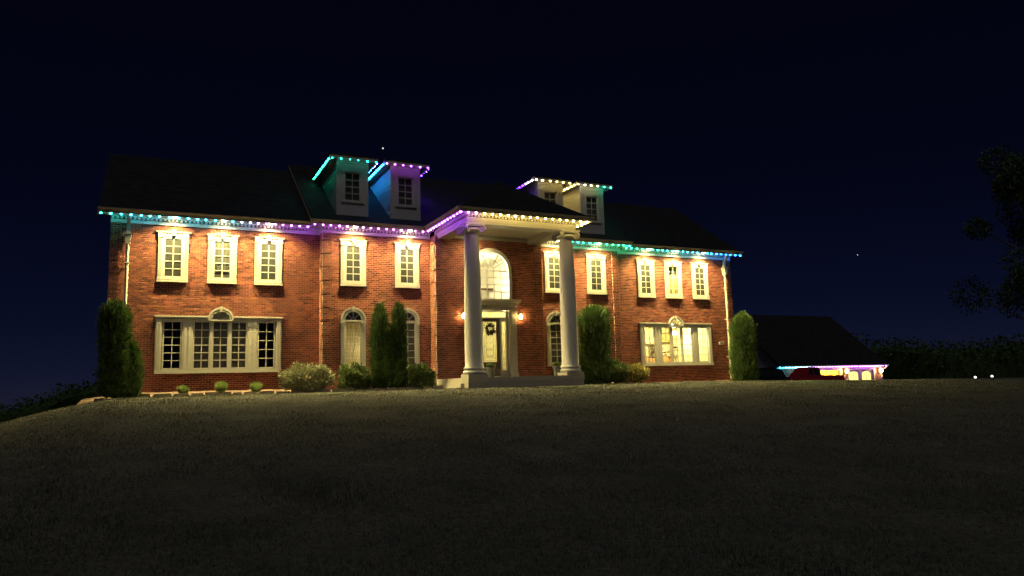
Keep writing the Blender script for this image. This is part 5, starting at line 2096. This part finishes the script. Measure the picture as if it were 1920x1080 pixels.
# ------------------------------------------------------------------ trees in the dark
def clump_tree(name, label, x, y, h, spread, seed, zlow):
    zb = ground_z(x, y)
    o = empty(name, (x, y, zb))
    tag(o, label, 'tree')
    rg = random.Random(seed)
    wood = MB()
    wood.tube([(0, 0, -0.3), (0.1, 0, h * 0.25), (0.0, 0.15, h * 0.55), (0.2, 0, h * 0.9)], [0.32, 0.26, 0.16, 0.04], 10)
    centres = []
    for k in range(26):
        a = rg.uniform(0, 6.28)
        z = zlow + (h - zlow) * rg.random() ** 0.8
        r = spread * (1 - 0.55 * ((z - zlow) / (h - zlow)) ** 1.5) * rg.uniform(0.35, 1.0)
        c = Vector((r * math.cos(a), r * math.sin(a), z))
        centres.append((c, rg.uniform(0.55, 1.15)))
        z0_ = max(z - 0.5 * r - 0.6, h * 0.15)
        wood.tube([(0, 0, z0_), tuple(c * 0.55 + Vector((0, 0, z0_ * 0.45))), tuple(c)], [0.09, 0.05, 0.015], 6)
    part('trunk', wood, M['bark'], o)
    mb = MB()
    def place(r_):
        c, R_ = r_.choice(centres)
        d = Vector((r_.gauss(0, 1), r_.gauss(0, 1), r_.gauss(0, 0.75))).normalized()
        return c + d * R_ * (0.45 + 0.65 * r_.random()), d
    leaf_cloud(mb, 15000, place, 0.20, 0.55, -0.1, seed)
    part('crown', mb, M['arbor'], o)
clump_tree('leafy_tree', 'large leafy tree in the dark at the right edge', 34.6, -5.0, 13.5, 4.4, 77, 3.9)
# wood added to darken the bright sky along the horizon
def added_wood():
    rg = random.Random(9)
    mb = MB()
    prev = None
    N = 220
    for i in range(N + 1):
        a = R(-75 + 190 * i / N)
        rad = 170 + 14 * noise.noise(Vector((i * 0.11, 0, 2)))
        H = 11 + 5 * noise.noise(Vector((i * 0.09, 3, 0))) + 3.5 * noise.noise(Vector((i * 0.37, 1, 0)))
        x, y = rad * math.sin(a), rad * math.cos(a)
        zb = ground_z(x, y) - 1.5
        cur = [(x, y, zb), (x, y, zb + H * 0.85), (x * 1.06, y * 1.06, zb + H), (x * 1.12, y * 1.12, zb)]
        n = len(mb.v)
        mb.v += cur
        if prev is not None:
            for k in range(3):
                mb.f.append((prev + k, n + k, n + k + 1, prev + k + 1))
        prev = n
        for _ in range(170):
            t = rg.random()
            p = Vector((x * rg.uniform(0.97, 1.06) + rg.uniform(-2, 2), y * rg.uniform(0.97, 1.06) + rg.uniform(-2, 2), zb + H * (0.25 + 0.86 * math.sqrt(t))))
            d = Vector((rg.uniform(-1, 1), rg.uniform(-1, 1), rg.uniform(-0.5, 1))).normalized() * rg.uniform(0.35, 0.9)
            q = d.cross(Vector((rg.uniform(-1, 1), rg.uniform(-1, 1), rg.uniform(-1, 1)))).normalized() * 0.28
            k = len(mb.v)
            mb.v += [tuple(p), tuple(p + d * 0.5 + q), tuple(p + d), tuple(p + d * 0.5 - q)]
            mb.f.append((k, k + 1, k + 2, k + 3))
        # keep the strip linked to its own verts
    o = obj('added_wood', mb.mesh('added_wood', M['arbor']))
    tag(o, 'added dark wood hiding the sky glow along the horizon', 'wood', None, 'stuff')
added_wood()

# ------------------------------------------------------------------ vehicles
tyre = paint('tyre_rubber', (0.02, 0.02, 0.02), 0.8, 0.1)
rim = paint('rim_metal', (0.55, 0.55, 0.55), 0.3, 0.05, metal=0.8)
def wheel(parent, x, y, r):
    mb = MB()
    N = 24
    vs, fs = [], []
    for rr, w in ((r * 0.62, -0.10), (r * 0.95, -0.12), (r, -0.08), (r, 0.08), (r * 0.95, 0.12), (r * 0.62, 0.10)):
        for i in range(N):
            t = 2 * math.pi * i / N
            vs.append((rr * math.cos(t), w, rr * math.sin(t)))
    for k in range(5):
        for i in range(N):
            j = (i + 1) % N
            fs.append((k * N + i, k * N + j, (k + 1) * N + j, (k + 1) * N + i))
    mb.add(vs, fs)
    o = part('wheel', mb, tyre, parent, (x, y, r), True)
    mb = MB()
    for s in (-1, 1):
        mb.ring(0, 0, 0.0, r * 0.2, s * 0.10 - 0.01, s * 0.10 + 0.01, 0, 360, 16)
        mb.ring(0, 0, r * 0.52, r * 0.63, s * 0.10 - 0.012, s * 0.10 + 0.012, 0, 360, 24)
        for k in range(5):
            a = R(72 * k)
            d = (math.cos(a), math.sin(a))
            q = (-d[1] * 0.03, d[0] * 0.03)
            mb.prism_y([(d[0] * 0.05 - q[0], d[1] * 0.05 - q[1]), (d[0] * r * 0.56 - q[0], d[1] * r * 0.56 - q[1]), (d[0] * r * 0.56 + q[0], d[1] * r * 0.56 + q[1]), (d[0] * 0.05 + q[0], d[1] * 0.05 + q[1])], s * 0.10 - 0.011, s * 0.10 + 0.011)
    part('rim', mb, rim, o)

def body_loft(outline, hw, tuck):
    """side outline (x, z, half-width factor) lofted across the width with tucked-in top edges"""
    mb = MB()
    n = len(outline)
    vs = []
    for s in (-1, 1):
        for x, z in outline:
            vs.append((x, s * hw * tuck(z), z))
    for s in (-0.88, 0.88):
        for x, z in outline:
            vs.append((x, s * hw * tuck(z), z))
    cx = sum(p[0] for p in outline) / n
    fs = []
    for i in range(n):
        j = (i + 1) % n
        fs += [(2 * n + i, 2 * n + j, 3 * n + j, 3 * n + i)]
        fs += [(i, j, 2 * n + j, 2 * n + i), (3 * n + i, 3 * n + j, n + j, n + i)]
    fs += [tuple(range(n - 1, -1, -1)), tuple(range(n, 2 * n))]
    return mb.add(vs, fs)

def car_paint(name, col):
    m = paint(name, col, 0.25, 0.05, 2.0)
    m.node_tree.nodes['Principled BSDF'].inputs['Coat Weight'].default_value = 0.6
    return m
dark_glass = paint('car_glass', (0.02, 0.025, 0.03), 0.05, 0.02)
tail_mat = paint('tail_lens', (0.35, 0.02, 0.02), 0.2, 0.05)

def arch_pts(cx, r, x_dir=1, n=8):
    return [(cx - x_dir * r * math.cos(math.pi * i / n), 0.38 + r * math.sin(math.pi * i / n)) for i in range(n + 1)]

def pickup(loc, rz):
    o = empty('pickup_truck', loc, rz)
    tag(o, 'dark red pickup truck parked in front of the garage', 'truck')
    body = car_paint('red_paint', (0.38, 0.018, 0.03))
    # front towards -x
    low = [(-2.75, 0.45)] + arch_pts(-1.85, 0.46) + arch_pts(1.75, 0.46) + [(2.75, 0.5), (2.78, 0.75), (2.72, 1.12), (0.45, 1.14), (-1.15, 1.16), (-2.35, 1.10), (-2.72, 0.98), (-2.80, 0.7)]
    bo = part('body', body_loft(low, 0.96, lambda z: 1.0 - 0.06 * max(z - 0.8, 0)), body, o)
    smooth_by_angle(bo, 35)
    cab = [(-1.2, 1.14), (0.48, 1.12), (0.42, 1.72), (0.25, 1.80), (-0.35, 1.82), (-0.55, 1.78)]
    cb = part('cab', body_loft(cab, 0.90, lambda z: 1.0 - 0.26 * max(z - 1.14, 0)), body, o)
    smooth_by_angle(cb, 30)
    for s in (-1, 1):
        mb = MB()
        f = lambda z: s * (0.90 * (1.0 - 0.26 * max(z - 1.14, 0)) + 0.006)
        pts = [(-1.0, 1.18), (-0.32, 1.18), (-0.32, 1.72), (-0.53, 1.72)]
        mb.add([(x, f(z), z) for x, z in pts], [(0, 1, 2, 3)])
        pts = [(-0.24, 1.18), (0.38, 1.18), (0.34, 1.70), (-0.24, 1.72)]
        mb.add([(x, f(z), z) for x, z in pts], [(0, 1, 2, 3)])
        part('side_window', mb, dark_glass, o)
        mb = MB()
        mb.box(-0.95, -0.80, s * 0.95 - 0.09, s * 0.95 + 0.09, 1.16, 1.30)
        part('mirror', mb, body, o)
        mb = MB()
        mb.box(-2.79, -2.66, s * 0.70 - 0.17, s * 0.70 + 0.17, 0.84, 0.98)
        part('headlight', mb, dark_glass, o)
        mb = MB()
        mb.box(2.72, 2.80, s * 0.86 - 0.08, s * 0.86 + 0.08, 0.80, 1.08)
        part('tail_light', mb, tail_mat, o)
        for x in (-1.85, 1.75):
            wheel(o, x, s * 0.84, 0.38)
    mb = MB()
    mb.box(0.62, 2.60, -0.78, 0.78, 1.142, 1.15)
    part('bed_cover', mb, M['black_metal'], o)
    mb = MB()
    mb.box(-2.84, -2.74, -0.9, 0.9, 0.50, 0.64)
    mb.box(2.76, 2.86, -0.9, 0.9, 0.50, 0.64)
    part('bumper', mb, rim, o)
    return o
pickup((34.3, 13.0, ground_z(34.3, 13) - 0.12), R(-3))

def suv(loc, rz, label, col, lights):
    o = empty('parked_car', loc, rz)
    tag(o, label, 'car')
    body = car_paint('body_paint', col)
    low = [(-2.3, 0.42)] + arch_pts(-1.45, 0.42) + arch_pts(1.4, 0.42) + [(2.3, 0.45), (2.35, 0.7), (2.28, 1.05), (-1.0, 1.06), (-2.1, 0.96), (-2.32, 0.8)]
    b = part('body', body_loft(low, 0.92, lambda z: 1.0 - 0.08 * max(z - 0.8, 0)), body, o)
    smooth_by_angle(b, 35)
    top = [(-1.05, 1.05), (2.25, 1.04), (2.02, 1.58), (1.6, 1.68), (0.0, 1.70), (-0.25, 1.65)]
    c_ = part('cabin', body_loft(top, 0.86, lambda z: 1.0 - 0.28 * max(z - 1.05, 0)), body, o)
    smooth_by_angle(c_, 30)
    f = lambda z, s: s * (0.86 * (1.0 - 0.28 * max(z - 1.05, 0)) + 0.006)
    for s in (-1, 1):
        for pts in ([(-0.8, 1.10), (0.1, 1.10), (0.1, 1.58), (-0.28, 1.58)], [(0.2, 1.10), (1.05, 1.10), (1.05, 1.58), (0.2, 1.58)], [(1.15, 1.10), (2.05, 1.10), (1.88, 1.55), (1.15, 1.58)]):
            mb = MB()
            mb.add([(x, f(z, s), z) for x, z in pts], [(0, 1, 2, 3)])
            part('side_window', mb, dark_glass, o)
        mb = MB()
        mb.lathe([(0.02, 0.0), (0.075, 0.02), (0.085, 0.05), (0.08, 0.09)], n=14)
        mb.v = [(-2.30 - 0.0 - z, s * 0.74 + x, 0.74 + y) for x, y, z in mb.v]
        part('headlight', mb, dark_glass, o)
        mb = MB()
        mb.box(2.27, 2.36, s * 0.75 - 0.1, s * 0.75 + 0.1, 0.75, 0.95)
        part('tail_light', mb, tail_mat, o)
        for x in (-1.45, 1.4):
            wheel(o, x, s * 0.80, 0.35)
    mb = MB()
    w = [(-0.98, 1.08), (-0.31, 1.62)]
    mb.add([(w[0][0] - 0.012, -0.74, w[0][1]), (w[0][0] - 0.012, 0.74, w[0][1]), (w[1][0] - 0.012, 0.66, w[1][1]), (w[1][0] - 0.012, -0.66, w[1][1])], [(3, 2, 1, 0)])
    part('windscreen', mb, dark_glass, o)
    mb = MB()
    mb.box(-2.36, -2.25, -0.45, 0.45, 0.55, 0.75)
    part('grille', mb, M['black_metal'], o)
    return o
suv((25.9, 10.5, ground_z(25.9, 10.5) - 0.28), R(-12), 'black car parked in the dark beside the right corner evergreen', (0.012, 0.012, 0.014), False)
path_glow = emit('path_light_bulb', (1.0, 0.96, 0.9), 3)
def path_light(x, y, z, h, label):
    o = empty('path_light', (x, y, z))
    tag(o, label, 'path light', 'lights far off on the right')
    mb = MB()
    mb.tube([(0, 0, -0.2), (0, 0, h - 0.12)], 0.03, 8)
    part('post', mb, M['black_metal'], o)
    mb = MB()
    mb.lathe([(0.05, h - 0.08), (0.08, h - 0.05), (0.08, h + 0.02), (0.04, h + 0.06)], n=14)
    part('globe', mb, path_glow, o, smooth=True)
    mb = MB()
    mb.lathe([(0.10, h + 0.061), (0.07, h + 0.11), (0.01, h + 0.13)], n=14)
    part('cap', mb, M['black_metal'], o)
path_light(41.4, 4.0, ground_z(41.4, 4.0), 0.70 - ground_z(41.4, 4.0), 'small white light on the far right horizon, left of two')
path_light(43.4, 4.0, ground_z(43.4, 4.0), 0.74 - ground_z(43.4, 4.0), 'small white light on the far right horizon, right of two')

# ------------------------------------------------------------------ stars
star_mat = emit('star_light', (0.95, 1.0, 0.85), 1.2)
def star(d, dist, r, label):
    mb = MB()
    d = Vector(d).normalized()
    mb.lathe([(0.05 * r, -r), (0.7 * r, -0.7 * r), (r, 0), (0.7 * r, 0.7 * r), (0.05 * r, r)], n=10)
    o = obj('star', mb.mesh('star', star_mat, True), None, CAM + d * dist)
    tag(o, label, 'star', 'stars in the night sky')
star((0.26908, 0.94307, 0.32321), 4000, 4.2, 'bright star above the second dormer')
star((0.85244, 0.68379, 0.16263), 4000, 2.0, 'faint star in the dark sky right of the house')

# ------------------------------------------------------------------ grass blades on the lawn
def grass():
    rg = np.random.default_rng(3)
    n = 300000
    # more blades close to the camera, fewer far away
    dist = 3.2 + 34 * rg.random(n) ** 1.5
    az = yaw + np.radians(rg.uniform(-42, 42, n))
    x = CAM.x + dist * np.sin(az)
    y = CAM.y + dist * np.cos(az)
    keep = (y < -2.3) & ~((np.abs(x) < 2.8) & (y > -4.72))
    x, y, dist = x[keep], y[keep], dist[keep]
    z = np.array([ground_z(a, b) for a, b in zip(x, y)])
    n = len(x)
    pat = np.array([noise.noise(Vector((a * 0.9, b * 0.9, 7))) + 0.6 * noise.noise(Vector((a * 2.7, b * 2.7, 3))) for a, b in zip(x, y)])
    h = rg.uniform(0.018, 0.045, n) * np.clip(1.0 + 0.9 * pat, 0.25, 2.0)
    w = 0.003 + 0.00022 * dist
    a = rg.uniform(0, 2 * np.pi, n)
    lx, ly = rg.normal(0, 0.022, n), rg.normal(0, 0.022, n)
    v = np.empty((n, 3, 3), dtype=np.float32)
    v[:, 0] = np.stack([x - w * np.cos(a), y - w * np.sin(a), z - 0.01], 1)
    v[:, 1] = np.stack([x + w * np.cos(a), y + w * np.sin(a), z - 0.01], 1)
    v[:, 2] = np.stack([x + lx, y + ly, z + h], 1)
    me = bpy.data.meshes.new('grass')
    me.vertices.add(3 * n)
    me.vertices.foreach_set('co', v.ravel())
    me.loops.add(3 * n)
    me.loops.foreach_set('vertex_index', np.arange(3 * n, dtype=np.int32))
    me.polygons.add(n)
    me.polygons.foreach_set('loop_start', np.arange(0, 3 * n, 3, dtype=np.int32))
    me.materials.append(M['grass'])
    me.update(calc_edges=True)
    o = obj('grass', me)
    tag(o, 'short mown grass of the front lawn', 'grass', None, 'stuff')
grass()

# ------------------------------------------------------------------ thin night haze that carries the glow of the lights
HAZE = 0.0
if HAZE > 0:
    mb = MB()
    mb.box(-60, 100, -60, 60, -40, 16)
    hm = bpy.data.materials.new('night_haze')
    hm.use_nodes = True
    nt = hm.node_tree
    nt.nodes.clear()
    o_ = nt.nodes.new('ShaderNodeOutputMaterial')
    pv = nt.nodes.new('ShaderNodeVolumePrincipled')
    pv.inputs['Color'].default_value = (0.9, 0.92, 0.95, 1)
    pv.inputs['Density'].default_value = HAZE
    pv.inputs['Anisotropy'].default_value = 0.2
    nt.links.new(pv.outputs[0], o_.inputs['Volume'])
    hz = obj('haze', mb.mesh('haze', hm))
    hz['kind'] = 'stuff'
